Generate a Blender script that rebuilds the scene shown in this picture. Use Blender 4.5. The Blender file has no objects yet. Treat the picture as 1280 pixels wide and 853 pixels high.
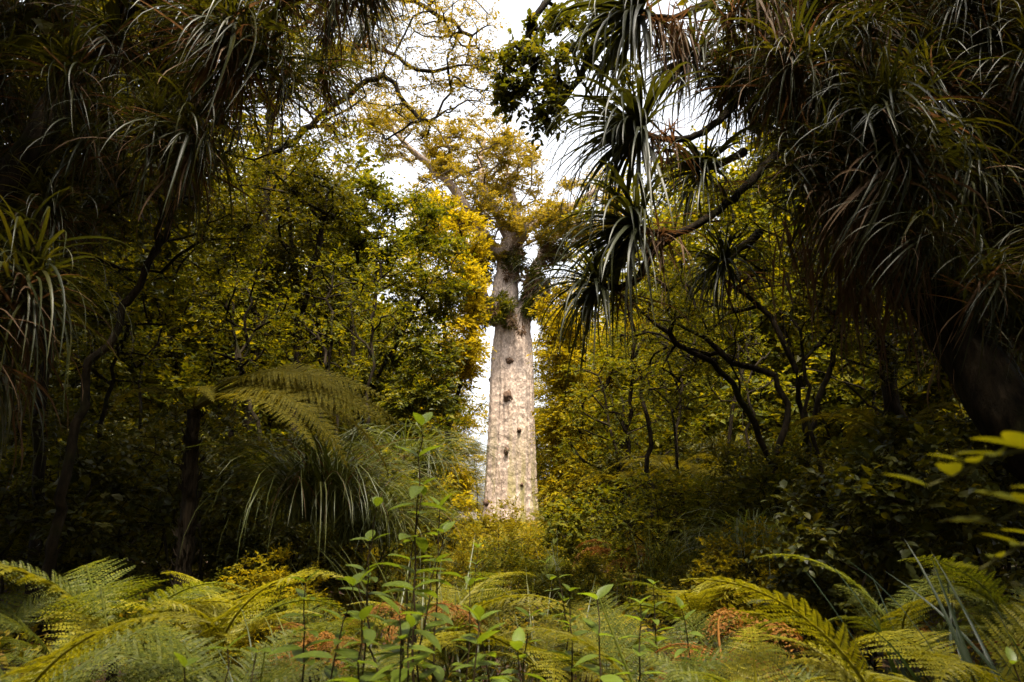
import bpy, math, random
import numpy as np
from mathutils import Vector, Matrix

# ------------------------------------------------------------------ camera, sky, sun, exposure
scene = bpy.context.scene
COL = scene.collection
R = math.radians
CAM_Z, PITCH, LENS = 1.25, R(14.0), 24.0
FPX = LENS / 36.0 * 1280.0

cam_d = bpy.data.cameras.new("camera")
cam_d.lens = LENS; cam_d.sensor_width = 36.0; cam_d.clip_start = 0.05; cam_d.clip_end = 3000
cam_d.dof.use_dof = True; cam_d.dof.focus_distance = 11.0; cam_d.dof.aperture_fstop = 4.0
cam = bpy.data.objects.new("camera", cam_d); COL.objects.link(cam)
cam.location = (0, 0, CAM_Z); cam.rotation_euler = (R(90) + PITCH, 0, 0)
scene.camera = cam

SUN_DIR = Vector((0.07, -0.34, 0.94)).normalized()      # towards the sun
world = bpy.data.worlds.new("World"); scene.world = world; world.use_nodes = True
nt = world.node_tree; nt.nodes.clear()
sky = nt.nodes.new("ShaderNodeTexSky"); sky.sky_type = 'NISHITA'; sky.sun_disc = False
sky.sun_elevation = math.asin(SUN_DIR.z); sky.sun_rotation = math.atan2(SUN_DIR.x, SUN_DIR.y)
sky.air_density = 1.0; sky.dust_density = 4.0; sky.ozone_density = 1.0
hs = nt.nodes.new("ShaderNodeHueSaturation"); hs.inputs['Saturation'].default_value = 0.18
bg = nt.nodes.new("ShaderNodeBackground"); bg.inputs['Strength'].default_value = 0.15
wo = nt.nodes.new("ShaderNodeOutputWorld")
wtc = nt.nodes.new("ShaderNodeTexCoord"); wn = nt.nodes.new("ShaderNodeTexNoise"); wn.inputs['Scale'].default_value = 3.0; wn.inputs['Detail'].default_value = 5
wm = nt.nodes.new("ShaderNodeMapRange"); wm.inputs[1].default_value = .3; wm.inputs[2].default_value = .7; wm.inputs[3].default_value = .86; wm.inputs[4].default_value = 1.14
nt.links.new(wtc.outputs['Generated'], wn.inputs['Vector']); nt.links.new(wn.outputs[0], wm.inputs[0]); nt.links.new(wm.outputs[0], hs.inputs['Value'])   # thin cloud
nt.links.new(sky.outputs[0], hs.inputs['Color']); nt.links.new(hs.outputs[0], bg.inputs['Color'])
nt.links.new(bg.outputs[0], wo.inputs[0])

sun_d = bpy.data.lights.new("sun", 'SUN'); sun_d.energy = 5.0; sun_d.angle = R(10.0); sun_d.color = (1.0, 0.90, 0.74)
sun = bpy.data.objects.new("sun", sun_d); COL.objects.link(sun)
sun.rotation_euler = SUN_DIR.to_track_quat('Z', 'Y').to_euler()

scene.view_settings.view_transform = 'Standard'; scene.view_settings.look = 'None'
scene.view_settings.exposure = 1.85; scene.view_settings.gamma = 1.0
scene.view_settings.use_curve_mapping = False
scene.render.engine = 'CYCLES'
cy = scene.cycles
cy.max_bounces = 8; cy.diffuse_bounces = 5; cy.glossy_bounces = 2; cy.transmission_bounces = 6
cy.caustics_reflective = False; cy.caustics_refractive = False
cy.use_denoising = True
cy.use_adaptive_sampling = True; cy.adaptive_threshold = 0.015

# ------------------------------------------------------------------ helpers
rs = np.random.RandomState(7)
random.seed(7)
CP, SP = math.cos(PITCH), math.sin(PITCH)

def at(px, py, D):
    """world point that stands D metres ahead of the viewpoint, given its bearing as a position in the photograph"""
    x = (px - 640.0) / FPX; u = -(py - 426.5) / FPX
    dy = CP - u * SP; dz = SP + u * CP
    return np.array((x * D / dy, D, CAM_Z + D * dz / dy))

def proj(p):
    p = np.asarray(p, float); q = p - np.array((0, 0, CAM_Z))
    f = q[..., 1] * CP + q[..., 2] * SP; u = -q[..., 1] * SP + q[..., 2] * CP
    return 640 + FPX * q[..., 0] / f, 426.5 - FPX * u / f, f

def ground_z(x, y):
    x = np.asarray(x, float); y = np.asarray(y, float)
    z = 0.10 * np.sin(x * 0.9 + 1.3) * np.cos(y * 0.7) + 0.07 * np.sin(x * 2.3 + y * 1.7) + 0.12 * np.sin(y * .21 + x * .13)
    side = np.clip((np.abs(x + 0.5) - 3.0) / 8.0, 0, 1)
    return z * np.clip((70 - np.abs(y)) / 20, .2, 1) + 0.55 * side * side - .30 * np.exp(-((x + .2) ** 2 + (y - 60) ** 2) / 16.0)

def norm(a):
    a = np.asarray(a, float)
    return a / np.maximum(np.linalg.norm(a, axis=-1, keepdims=True), 1e-9)

class MB:
    """collects pieces of one mesh"""
    def __init__(s): s.v = []; s.f = []; s.n = 0
    def add(s, v, f):
        v = np.asarray(v, np.float32).reshape(-1, 3); f = np.asarray(f, np.int32)
        s.v.append(v); s.f.append(f + s.n); s.n += len(v)
    def mesh(s, name, mat, smooth=True, origin=None):
        v = np.concatenate(s.v)
        if origin is not None: v = v - np.asarray(origin, np.float32)
        me = bpy.data.meshes.new(name)
        me.vertices.add(len(v)); me.vertices.foreach_set("co", np.ascontiguousarray(v, np.float32).ravel())
        loops = np.concatenate([f.ravel() for f in s.f])
        tot = np.concatenate([np.full(len(f), f.shape[1], np.int32) for f in s.f])
        start = np.concatenate([[0], np.cumsum(tot)[:-1]]).astype(np.int32)
        me.loops.add(len(loops)); me.loops.foreach_set("vertex_index", loops.astype(np.int32))
        me.polygons.add(len(tot)); me.polygons.foreach_set("loop_start", start)
        me.polygons.foreach_set("loop_total", tot)
        me.polygons.foreach_set("use_smooth", np.full(len(tot), smooth))
        me.materials.append(mat); me.update(calc_edges=True)
        return me

def link(name, data, parent=None, loc=(0, 0, 0), rot=None, scale=None):
    o = bpy.data.objects.new(name, data); COL.objects.link(o); o.location = loc
    if rot is not None: o.rotation_euler = rot.to_euler() if isinstance(rot, Matrix) else rot
    if scale is not None: o.scale = scale if hasattr(scale, '__len__') else (scale,) * 3
    if parent is not None: o.parent = parent
    return o

def tag(o, label, cat, group=None, kind=None):
    if label: o['label'] = label
    if cat: o['category'] = cat
    if group: o['group'] = group
    if kind: o['kind'] = kind
    return o

def thing(name, label, cat, loc, group=None, rotz=0.0):
    return tag(link(name, None, None, tuple(float(c) for c in loc), (0, 0, rotz)), label, cat, group)

ORD = 'first second third fourth fifth sixth seventh eighth ninth tenth eleventh twelfth thirteenth fourteenth fifteenth sixteenth seventeenth eighteenth nineteenth twentieth'.split()
ORD += ['twenty-' + o for o in ORD[:9]] + ['thirtieth'] + ['thirty-' + o for o in ORD[:9]]
def nth(i): return ORD[min(i, len(ORD) - 1)]

def dup(root, loc, rotz=0.0, scale=1.0, label=None, group=None):
    r = root.copy(); COL.objects.link(r); r.location = loc; r.rotation_euler = (0, 0, rotz)
    r.scale = scale if hasattr(scale, '__len__') else (scale,) * 3
    if label: r['label'] = label
    if group: r['group'] = group
    for ch in list(root.children):
        c = ch.copy(); COL.objects.link(c); c.parent = r
        for g in list(ch.children):
            d = g.copy(); COL.objects.link(d); d.parent = c
    return r

# ------------------------------------------------------------------ materials
def nodes_of(name):
    m = bpy.data.materials.new(name); m.use_nodes = True
    t = m.node_tree; t.nodes.clear()
    return m, t, t.nodes.new, t.links.new

def ramp(N, cols, pos=None):
    r = N("ShaderNodeValToRGB"); e = r.color_ramp.elements
    pos = pos or [i / (len(cols) - 1) for i in range(len(cols))]
    while len(e) < len(cols): e.new(0.5)
    for i, (c, p) in enumerate(zip(cols, pos)):
        e[i].position = p; e[i].color = (*c, 1)
    return r

def leaf_mat(name, cols, trans, rough=0.45, tmix=0.4, spec=0.4, bump=0.0):
    """cols: colours met from leaf to leaf; trans: what shines through them"""
    m, t, N, L = nodes_of(name)
    g = N("ShaderNodeNewGeometry"); oi = N("ShaderNodeObjectInfo")
    tc = N("ShaderNodeTexCoord"); nz = N("ShaderNodeTexNoise"); nz.inputs['Scale'].default_value = 0.9; nz.inputs['Detail'].default_value = 2
    L(tc.outputs['Object'], nz.inputs['Vector'])
    ad = N("ShaderNodeMath"); ad.operation = 'ADD'; L(g.outputs['Random Per Island'], ad.inputs[0]); L(nz.outputs[0], ad.inputs[1])
    ml = N("ShaderNodeMath"); ml.operation = 'MULTIPLY'; L(ad.outputs[0], ml.inputs[0]); ml.inputs[1].default_value = 0.5
    r1 = ramp(N, cols, [0.15 + 0.7 * i / (len(cols) - 1) for i in range(len(cols))]); L(ml.outputs[0], r1.inputs[0])
    mr = N("ShaderNodeMapRange"); L(oi.outputs['Random'], mr.inputs[0]); mr.inputs[3].default_value = 0.8; mr.inputs[4].default_value = 1.2
    h = N("ShaderNodeHueSaturation"); L(r1.outputs[0], h.inputs['Color']); L(mr.outputs[0], h.inputs['Value'])
    p = N("ShaderNodeBsdfPrincipled"); L(h.outputs[0], p.inputs['Base Color'])
    p.inputs['Roughness'].default_value = rough; p.inputs['Specular IOR Level'].default_value = spec
    tr = N("ShaderNodeBsdfTranslucent")
    mx = N("ShaderNodeMix"); mx.data_type = 'RGBA'; mx.blend_type = 'MULTIPLY'; mx.inputs[0].default_value = 1.0
    L(h.outputs[0], mx.inputs[6]); mx.inputs[7].default_value = (*trans, 1)
    L(mx.outputs[2], tr.inputs['Color'])
    ms = N("ShaderNodeMixShader"); ms.inputs[0].default_value = tmix
    L(p.outputs[0], ms.inputs[1]); L(tr.outputs[0], ms.inputs[2])
    o = N("ShaderNodeOutputMaterial"); L(ms.outputs[0], o.inputs[0])
    return m

def bark_mat(name, dark, light, moss=None, scale=9.0, stretch=0.25, bump=0.6, mossy=0.5):
    m, t, N, L = nodes_of(name)
    tc = N("ShaderNodeTexCoord"); mp = N("ShaderNodeMapping"); mp.inputs['Scale'].default_value = (1, 1, stretch)
    L(tc.outputs['Object'], mp.inputs[0])
    n1 = N("ShaderNodeTexNoise"); n1.inputs['Scale'].default_value = scale; n1.inputs['Detail'].default_value = 6; n1.inputs['Roughness'].default_value = 0.65
    L(mp.outputs[0], n1.inputs['Vector'])
    r1 = ramp(N, [dark, light], [0.35, 0.7]); L(n1.outputs[0], r1.inputs[0])
    c = r1.outputs[0]
    if moss:
        n2 = N("ShaderNodeTexNoise"); n2.inputs['Scale'].default_value = 2.3; n2.inputs['Detail'].default_value = 4
        L(tc.outputs['Object'], n2.inputs['Vector'])
        r2 = ramp(N, [(0, 0, 0), (1, 1, 1)], [1 - mossy, 1 - mossy + 0.15]); L(n2.outputs[0], r2.inputs[0])
        mx = N("ShaderNodeMix"); mx.data_type = 'RGBA'; L(r2.outputs[0], mx.inputs[0]); L(c, mx.inputs[6]); mx.inputs[7].default_value = (*moss, 1)
        c = mx.outputs[2]
    p = N("ShaderNodeBsdfPrincipled"); L(c, p.inputs['Base Color']); p.inputs['Roughness'].default_value = 0.9; p.inputs['Specular IOR Level'].default_value = 0.08
    b = N("ShaderNodeBump"); b.inputs['Strength'].default_value = bump; b.inputs['Distance'].default_value = 0.03
    L(n1.outputs[0], b.inputs['Height']); L(b.outputs[0], p.inputs['Normal'])
    o = N("ShaderNodeOutputMaterial"); L(p.outputs[0], o.inputs[0])
    return m

M = {}
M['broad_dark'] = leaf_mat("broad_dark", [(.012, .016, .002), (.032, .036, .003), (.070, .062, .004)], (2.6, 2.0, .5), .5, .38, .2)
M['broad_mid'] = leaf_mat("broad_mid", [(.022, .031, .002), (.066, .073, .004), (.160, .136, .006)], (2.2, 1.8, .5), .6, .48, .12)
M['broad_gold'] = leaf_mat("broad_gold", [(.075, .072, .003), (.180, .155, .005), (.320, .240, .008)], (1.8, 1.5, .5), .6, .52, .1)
M['kauri'] = leaf_mat("kauri_leaf", [(.075, .068, .008), (.140, .112, .010), (.200, .145, .014)], (1.8, 1.5, .6), .6, .45, .12)
M['overhead'] = leaf_mat("overhead_leaf", [(.018, .028, .004), (.042, .050, .005), (.078, .070, .006)], (2.8, 2.2, .6), .45, .42, .25)
M['strap'] = leaf_mat("strap_leaf", [(.009, .012, .004), (.020, .023, .006), (.050, .046, .008)], (2.4, 2.0, .4), .45, .35, .26)
M['dead'] = leaf_mat("dead_leaf", [(.045, .025, .012), (.085, .050, .025), (.140, .095, .058)], (1.5, 1.1, .7), .7, .3, .12)
M['grass'] = leaf_mat("tussock_blade", [(.024, .032, .007), (.058, .068, .014), (.130, .132, .034)], (1.8, 1.7, .5), .42, .35, .35)
M['iris'] = leaf_mat("iris_blade", [(.010, .020, .010), (.020, .032, .014), (.044, .054, .012)], (1.8, 1.8, .7), .45, .3, .2)
M['fern'] = leaf_mat("fern_frond", [(.034, .046, .006), (.070, .082, .009), (.140, .138, .013)], (2.0, 1.8, .5), .55, .45, .2)
M['fern_gold'] = leaf_mat("fern_gold", [(.080, .082, .006), (.140, .130, .008), (.230, .195, .012)], (1.7, 1.6, .5), .55, .45, .2)
M['fern_rust'] = leaf_mat("fern_rust", [(.080, .032, .008), (.160, .072, .014), (.240, .125, .028)], (1.5, 1.1, .7), .7, .35, .1)
M['fern_tree'] = leaf_mat("tree_fern_frond", [(.050, .048, .005), (.092, .080, .007), (.145, .115, .010)], (2.0, 1.7, .5), .65, .5, .08)
M['sapling'] = leaf_mat("sapling_leaf", [(.055, .085, .010), (.095, .130, .014), (.150, .180, .018)], (1.9, 1.8, .5), .42, .45, .3)
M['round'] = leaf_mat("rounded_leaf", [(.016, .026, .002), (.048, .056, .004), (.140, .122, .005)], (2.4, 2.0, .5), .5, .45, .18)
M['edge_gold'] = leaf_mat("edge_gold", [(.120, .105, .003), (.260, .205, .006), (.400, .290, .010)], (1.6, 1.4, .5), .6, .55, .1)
M['cover'] = leaf_mat("ground_cover", [(.035, .040, .004), (.095, .088, .006), (.180, .145, .010), (.130, .070, .014)], (1.8, 1.6, .5), .6, .4, .12)
M['bark'] = bark_mat("dark_bark", (.005, .004, .002), (.030, .021, .012), (.020, .022, .004), 16, .3, 1.0, .45)
M['bark_pale'] = bark_mat("pale_limb_bark", (.080, .062, .044), (.220, .180, .135), None, 4, .5, .4)
M['fern_trunk'] = bark_mat("tree_fern_fibre", (.005, .004, .002), (.035, .024, .014), (.026, .022, .008), 30, .12, 1.0, .35)
M['stem'] = bark_mat("green_stem", (.030, .030, .010), (.075, .070, .020), None, 20, .4, .2)
M['stem_dark'] = bark_mat("dark_stem", (.020, .012, .006), (.060, .042, .022), None, 20, .4, .2)

def kauri_bark():
    m, t, N, L = nodes_of("kauri_bark")
    tc = N("ShaderNodeTexCoord")
    def noise(scale, stretch, detail=5, rough=.6, dist=0.0):
        mp = N("ShaderNodeMapping"); mp.inputs['Scale'].default_value = (1, 1, stretch); L(tc.outputs['Object'], mp.inputs[0])
        n = N("ShaderNodeTexNoise"); n.inputs['Scale'].default_value = scale; n.inputs['Detail'].default_value = detail
        n.inputs['Roughness'].default_value = rough; n.inputs['Distortion'].default_value = dist
        L(mp.outputs[0], n.inputs['Vector']); return n
    wob = noise(.8, 1, 3, .5)
    wv = N("ShaderNodeMix"); wv.data_type = 'VECTOR'; wv.inputs[0].default_value = .25; L(tc.outputs['Object'], wv.inputs[4]); L(wob.outputs['Color'], wv.inputs[5])
    mp = N("ShaderNodeMapping"); mp.inputs['Scale'].default_value = (1, 1, .72); mp.inputs['Rotation'].default_value = (0, R(10), 0); L(wv.outputs[1], mp.inputs[0])
    vo = N("ShaderNodeTexVoronoi"); vo.inputs['Scale'].default_value = 8.5; vo.feature = 'F1'; L(mp.outputs[0], vo.inputs['Vector'])
    ve = N("ShaderNodeTexVoronoi"); ve.inputs['Scale'].default_value = 8.5; ve.feature = 'DISTANCE_TO_EDGE'; L(mp.outputs[0], ve.inputs['Vector'])
    base = noise(.45, .55, 8, .72, 1.0); fine = noise(4.5, .85, 6, .75, .4); run = noise(1.1, .14, 6, .7, .8)
    r1 = ramp(N, [(.140, .094, .066), (.282, .212, .162), (.370, .294, .236)], [.30, .47, .68]); L(base.outputs[0], r1.inputs[0])
    # flaking plates: each plate its own tone, cracks between them
    hv = N("ShaderNodeMix"); hv.data_type = 'RGBA'; hv.blend_type = 'OVERLAY'; hv.inputs[0].default_value = .5
    bw = N("ShaderNodeRGBToBW"); L(vo.outputs['Color'], bw.inputs[0]); L(r1.outputs[0], hv.inputs[6]); L(bw.outputs[0], hv.inputs[7])
    re = ramp(N, [(.7, .7, .7), (0, 0, 0)], [.0, .07]); L(ve.outputs['Distance'], re.inputs[0])
    m0 = N("ShaderNodeMix"); m0.data_type = 'RGBA'; L(re.outputs[0], m0.inputs[0]); L(hv.outputs[2], m0.inputs[6]); m0.inputs[7].default_value = (.15, .108, .082, 1)
    # grey-brown stains running down
    rr = ramp(N, [(0, 0, 0), (1, 1, 1)], [.55, .70]); L(run.outputs[0], rr.inputs[0])
    m1 = N("ShaderNodeMix"); m1.data_type = 'RGBA'; L(rr.outputs[0], m1.inputs[0]); L(m0.outputs[2], m1.inputs[6]); m1.inputs[7].default_value = (.180, .140, .115, 1)
    # dark specks
    rf = ramp(N, [(1, 1, 1), (.0, .0, .0)], [.34, .42]); L(fine.outputs[0], rf.inputs[0])
    m2 = N("ShaderNodeMix"); m2.data_type = 'RGBA'; L(rf.outputs[0], m2.inputs[0]); L(m1.outputs[2], m2.inputs[6]); m2.inputs[7].default_value = (.085, .058, .042, 1)
    # moss climbing from the foot in streaks
    sx = N("ShaderNodeSeparateXYZ"); L(tc.outputs['Object'], sx.inputs[0])
    mr = N("ShaderNodeMapRange"); L(sx.outputs['Z'], mr.inputs[0]); mr.inputs[1].default_value = 0; mr.inputs[2].default_value = 10.5; mr.inputs[3].default_value = 1; mr.inputs[4].default_value = 0
    ms = noise(1.15, .06, 4, .6, .3); rm = ramp(N, [(0, 0, 0), (1, 1, 1)], [.50, .57]); L(ms.outputs[0], rm.inputs[0])
    mm = N("ShaderNodeMath"); mm.operation = 'MULTIPLY'; L(rm.outputs[0], mm.inputs[0]); L(mr.outputs[0], mm.inputs[1])
    m3 = N("ShaderNodeMix"); m3.data_type = 'RGBA'; L(mm.outputs[0], m3.inputs[0]); L(m2.outputs[2], m3.inputs[6]); m3.inputs[7].default_value = (.130, .115, .016, 1)
    p = N("ShaderNodeBsdfPrincipled"); L(m3.outputs[2], p.inputs['Base Color']); p.inputs['Roughness'].default_value = .85
    p.inputs['Specular IOR Level'].default_value = .2
    a = N("ShaderNodeMath"); a.operation = 'MULTIPLY_ADD'; L(vo.outputs['Distance'], a.inputs[0]); a.inputs[1].default_value = .6; L(fine.outputs[0], a.inputs[2])
    b = N("ShaderNodeBump"); b.inputs['Strength'].default_value = .55; b.inputs['Distance'].default_value = .08
    L(a.outputs[0], b.inputs['Height']); L(b.outputs[0], p.inputs['Normal'])
    o = N("ShaderNodeOutputMaterial"); L(p.outputs[0], o.inputs[0])
    return m
M['kauri_bark'] = kauri_bark()
M['burl'] = bark_mat("burl_bark", (.020, .012, .008), (.140, .085, .055), None, 5, 1, .9)

def ground_mat():
    m, t, N, L = nodes_of("forest_floor")
    tc = N("ShaderNodeTexCoord")
    n1 = N("ShaderNodeTexNoise"); n1.inputs['Scale'].default_value = 1.3; n1.inputs['Detail'].default_value = 8; n1.inputs['Roughness'].default_value = .7
    n2 = N("ShaderNodeTexVoronoi"); n2.inputs['Scale'].default_value = 14
    L(tc.outputs['Object'], n1.inputs['Vector']); L(tc.outputs['Object'], n2.inputs['Vector'])
    r = ramp(N, [(.018, .012, .006), (.050, .034, .016), (.040, .042, .010)], [.3, .5, .7]); L(n1.outputs[0], r.inputs[0])
    mx = N("ShaderNodeMix"); mx.data_type = 'RGBA'; mx.blend_type = 'OVERLAY'; mx.inputs[0].default_value = .6
    L(r.outputs[0], mx.inputs[6]); L(n2.outputs['Color'], mx.inputs[7])
    p = N("ShaderNodeBsdfPrincipled"); L(mx.outputs[2], p.inputs['Base Color']); p.inputs['Roughness'].default_value = .95
    b = N("ShaderNodeBump"); b.inputs['Strength'].default_value = .8; b.inputs['Distance'].default_value = .05; L(n1.outputs[0], b.inputs['Height']); L(b.outputs[0], p.inputs['Normal'])
    o = N("ShaderNodeOutputMaterial"); L(p.outputs[0], o.inputs[0])
    return m
M['ground'] = ground_mat()

# ------------------------------------------------------------------ leaf, tube and branch makers
RHOMB = (np.array([(0, 0, 0), (-.5, .42, .10), (0, 1, -.06), (.5, .42, .10)]), np.array([(0, 3, 2), (0, 2, 1)]))
OVAL = (np.array([(0, 0, 0), (-.40, .28, .06), (0, .33, 0), (.40, .28, .06), (-.46, .58, .05), (0, .64, -.02), (.46, .58, .05), (0, 1, -.16)]),
        np.array([(0, 2, 1), (0, 3, 2), (1, 2, 5), (1, 5, 4), (2, 3, 6), (2, 6, 5), (4, 5, 7), (5, 6, 7)]))

def leaves(mb, tmpl, pos, d, up, size, width):
    tv, tf = tmpl
    n = len(pos); d = norm(d); s = norm(np.cross(d, up)); u = np.cross(s, d)
    size = np.broadcast_to(size, (n,))[:, None, None]; width = np.broadcast_to(width, (n,))[:, None, None]
    v = pos[:, None, :] + size * (tv[None, :, 0:1] * width * s[:, None, :] + tv[None, :, 1:2] * d[:, None, :] + tv[None, :, 2:3] * u[:, None, :])
    f = tf[None] + (np.arange(n) * len(tv))[:, None, None]
    mb.add(v.reshape(-1, 3), f.reshape(-1, tf.shape[1]))

def tube(mb, pts, rad, k=6):
    pts = np.asarray(pts, float); n = len(pts); rad = np.broadcast_to(rad, (n,))
    t = norm(np.gradient(pts, axis=0))
    ref = np.array((0, 0, 1.0)) if abs(t[0][2]) < .9 else np.array((1.0, 0, 0))
    a = norm(np.cross(t, ref)); b = np.cross(t, a)
    ang = np.arange(k) * 2 * math.pi / k
    v = pts[:, None] + rad[:, None, None] * (np.cos(ang)[None, :, None] * a[:, None] + np.sin(ang)[None, :, None] * b[:, None])
    i = np.arange(n - 1)[:, None] * k; j = np.arange(k)[None]; j2 = (j + 1) % k
    f = np.stack([i + j, i + j2, i + k + j2, i + k + j], -1).reshape(-1, 4)
    mb.add(v.reshape(-1, 3), f)

def smooth_path(pts, seg, jit=0.0):
    pts = np.asarray(pts, float)
    if len(pts) > 2:                                   # Catmull-Rom through the points
        P = np.vstack([2 * pts[0] - pts[1], pts, 2 * pts[-1] - pts[-2]]); out = []
        for i in range(1, len(P) - 2):
            n = max(2, int(np.linalg.norm(P[i + 1] - P[i]) / seg)); t = np.linspace(0, 1, n, endpoint=False)[:, None]
            out.append(.5 * (2 * P[i] + (P[i + 1] - P[i - 1]) * t + (2 * P[i - 1] - 5 * P[i] + 4 * P[i + 1] - P[i + 2]) * t ** 2 + (3 * P[i] - P[i - 1] - 3 * P[i + 1] + P[i + 2]) * t ** 3))
        out = np.vstack(out + [pts[-1:]])
    else:
        n = max(2, int(np.linalg.norm(pts[1] - pts[0]) / seg)); out = pts[0] + (pts[1] - pts[0]) * np.linspace(0, 1, n + 1)[:, None]
    if jit: out[1:-1] += rs.normal(0, jit, out[1:-1].shape)
    return out

def clump_leaves(centres, rad, n_twig, n_leaf, outward=None, flat=.6, droop=.15):
    """leaf seats on short twigs spreading from each clump's centre"""
    C = np.asarray(centres, float); m = len(C); rad = np.broadcast_to(rad, (m,))
    d = rs.normal(size=(m, n_twig, 3)); d[..., 2] = d[..., 2] * flat + .15
    if outward is not None: d = norm(d) + .5 * outward[:, None, :]
    d = norm(d); ln = rad[:, None] * rs.uniform(.55, 1.15, (m, n_twig))
    t = np.linspace(.22, 1, n_leaf)[None, None, :] + rs.uniform(-.05, .05, (m, n_twig, n_leaf))
    pos = C[:, None, None] + d[:, :, None] * (ln[..., None] * t)[..., None]
    pos[..., 2] -= droop * ln[..., None] * t ** 2
    side = norm(np.cross(d, (0, 0, 1.0)) + 1e-4)
    sg = np.where(np.arange(n_leaf) % 2 == 0, 1, -1)[None, None, :, None]
    ld = d[:, :, None] * .65 + side[:, :, None] * sg * .7 + rs.normal(0, .35, pos.shape)
    ld[..., 2] -= .12
    up = np.array((0, 0, 1.0)) + rs.normal(0, .55, pos.shape)
    twigs = (np.repeat(C[:, None], n_twig, 1), C[:, None] + d * ln[..., None] - np.array((0, 0, 1.0)) * droop * ln[..., None])
    return pos.reshape(-1, 3), ld.reshape(-1, 3), up.reshape(-1, 3), twigs

def skeleton(trunks, clumps, seg=.4, wig=.06, rise=.35):
    pos = []; par = []; main = []
    for pts, r0 in trunks:
        base = len(pos); path = smooth_path(pts, seg, wig * .3)
        link_to = -1
        if pos:
            q = np.array(pos); dd = np.linalg.norm(q - path[0], axis=1); j = int(dd.argmin())
            if dd[j] < seg * 1.5: link_to = j
        for i, p in enumerate(path):
            pos.append(p); par.append(link_to if i == 0 else len(pos) - 2); main.append(True)
    C = np.asarray(clumps, float)
    if len(C):
        tr = np.array(pos); order = np.argsort([np.linalg.norm(tr - c, axis=1).min() for c in C])
        tips = []
        P = np.zeros((len(pos) + len(C) * 40, 3)); n = len(pos); P[:n] = pos
        for ci in order:
            c = C[ci]; v = c - P[:n]; dist = np.linalg.norm(v, axis=1)
            cost = dist + np.maximum(0, -(v[:, 2] - rise * dist)) * .9
            j = int(cost.argmin()); k = int(np.clip(dist[j] / seg, 2, 14))
            a = P[j]; mid = (a + c) / 2 + rs.normal(0, wig * dist[j] + 1e-4, 3) + np.array((0, 0, .06 * dist[j]))
            last = j
            for s in range(1, k + 1):
                t = s / k; q = (1 - t) ** 2 * a + 2 * t * (1 - t) * mid + t * t * c + (rs.normal(0, wig * .35 * seg, 3) if s < k else 0)
                P[n] = q; par.append(last); main.append(False); last = n; n += 1
            tips.append(last)
        pos = P[:n]
    else:
        pos = np.array(pos); tips = []
    return np.asarray(pos), np.array(par), np.array(main), tips

def branch_mesh(pos, par, main, r_base, r_tip, k=6, power=2.2):
    n = len(pos); cnt = np.zeros(n); has = np.zeros(n, bool); has[par[par >= 0]] = True
    cnt[~has] = 1
    for i in range(n - 1, -1, -1):
        if par[i] >= 0: cnt[par[i]] += cnt[i]
    root_n = cnt[0]; rad = np.maximum(r_tip, r_base * (cnt / root_n) ** (1 / power))
    z = pos[:, 2]; top = max(z[main].max() - z[0], .5)
    for i in range(1, n):                                   # every limb is thinner than what carries it
        if par[i] >= 0:
            rad[i] = min(rad[i], rad[par[i]] * (1 if main[i] == main[par[i]] else .72))
            if main[i]: rad[i] = min(rad[i], max(r_tip, r_base * (1 - .6 * max(0, z[i] - z[0]) / top)))
    kids = [[] for _ in range(n)]
    for i in range(n):
        if par[i] >= 0: kids[par[i]].append(i)
    mt, ml = MB(), MB(); used = 0
    stack = [(i, None) for i in range(n) if par[i] < 0]
    while stack:
        i, pre = stack.pop(); ch = [] if pre is None else [pre]; ismain = main[i]
        while True:
            ch.append(i)
            if not kids[i]: break
            ks = sorted(kids[i], key=lambda a: (main[a], cnt[a]), reverse=True)
            if ismain and not main[ks[0]]:
                for b in ks: stack.append((b, i))
                break
            for b in ks[1:]: stack.append((b, i))
            i = ks[0]
        if len(ch) < 2: continue
        r = rad[ch].copy()
        if pre is not None: r[0] = min(r[0], r[1] * 1.35)
        tube(mt if ismain else ml, pos[ch], r, (k + 2 if ismain else (k if r[0] > r_tip * 3 else 4)))
    return mt, ml, rad

def make_tree(name, label, trunks, clumps, clump_r, leaf, bark, base=None, group=None, r_tip=.006, seg=.4, wig=.07,
              n_twig=6, n_leaf=6, size=.07, width=.5, tmpl=RHOMB, flat=.6, twig_r=.003, cat='tree', crown_c=None, droop=.15, k=6):
    base = np.asarray(trunks[0][0][0] if base is None else base, float)
    root = thing(name, label, cat, base, group)
    pos, par, main, tips = skeleton(trunks, clumps, seg, wig)
    mt, ml, rad = branch_mesh(pos, par, main, trunks[0][1], r_tip, k)
    link('trunk', mt.mesh('trunk', bark, origin=base), root)
    if ml.n: link('branches', ml.mesh('branches', bark, origin=base), root)
    if len(clumps):
        C = np.asarray(clumps); cc = C.mean(0) if crown_c is None else crown_c
        p, d, u, tw = clump_leaves(C, clump_r, n_twig, n_leaf, norm(C - cc), flat, droop)
        mb = MB(); leaves(mb, tmpl, p, d, u, size * np.clip(np.exp(rs.normal(-.08, .36, len(p))), .4, 2.0), width)
        cr = link('crown', mb.mesh('crown', leaf, smooth=(tmpl is OVAL), origin=base), root)
        if twig_r:
            a, b = tw; a = a.reshape(-1, 3); b = b.reshape(-1, 3); m2 = MB()
            s = norm(np.cross(b - a, rs.normal(size=a.shape))) * twig_r
            v = np.stack([a - s, a + s, b], 1).reshape(-1, 3); m2.add(v, np.arange(len(v)).reshape(-1, 3))
            s = norm(np.cross(b - a, s)) * twig_r
            v = np.stack([a - s, a + s, b], 1).reshape(-1, 3); m2.add(v, np.arange(len(v)).reshape(-1, 3))
            t = link('twigs', m2.mesh('twigs', bark, origin=base), cr); t['kind'] = 'stuff'
    return root

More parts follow.
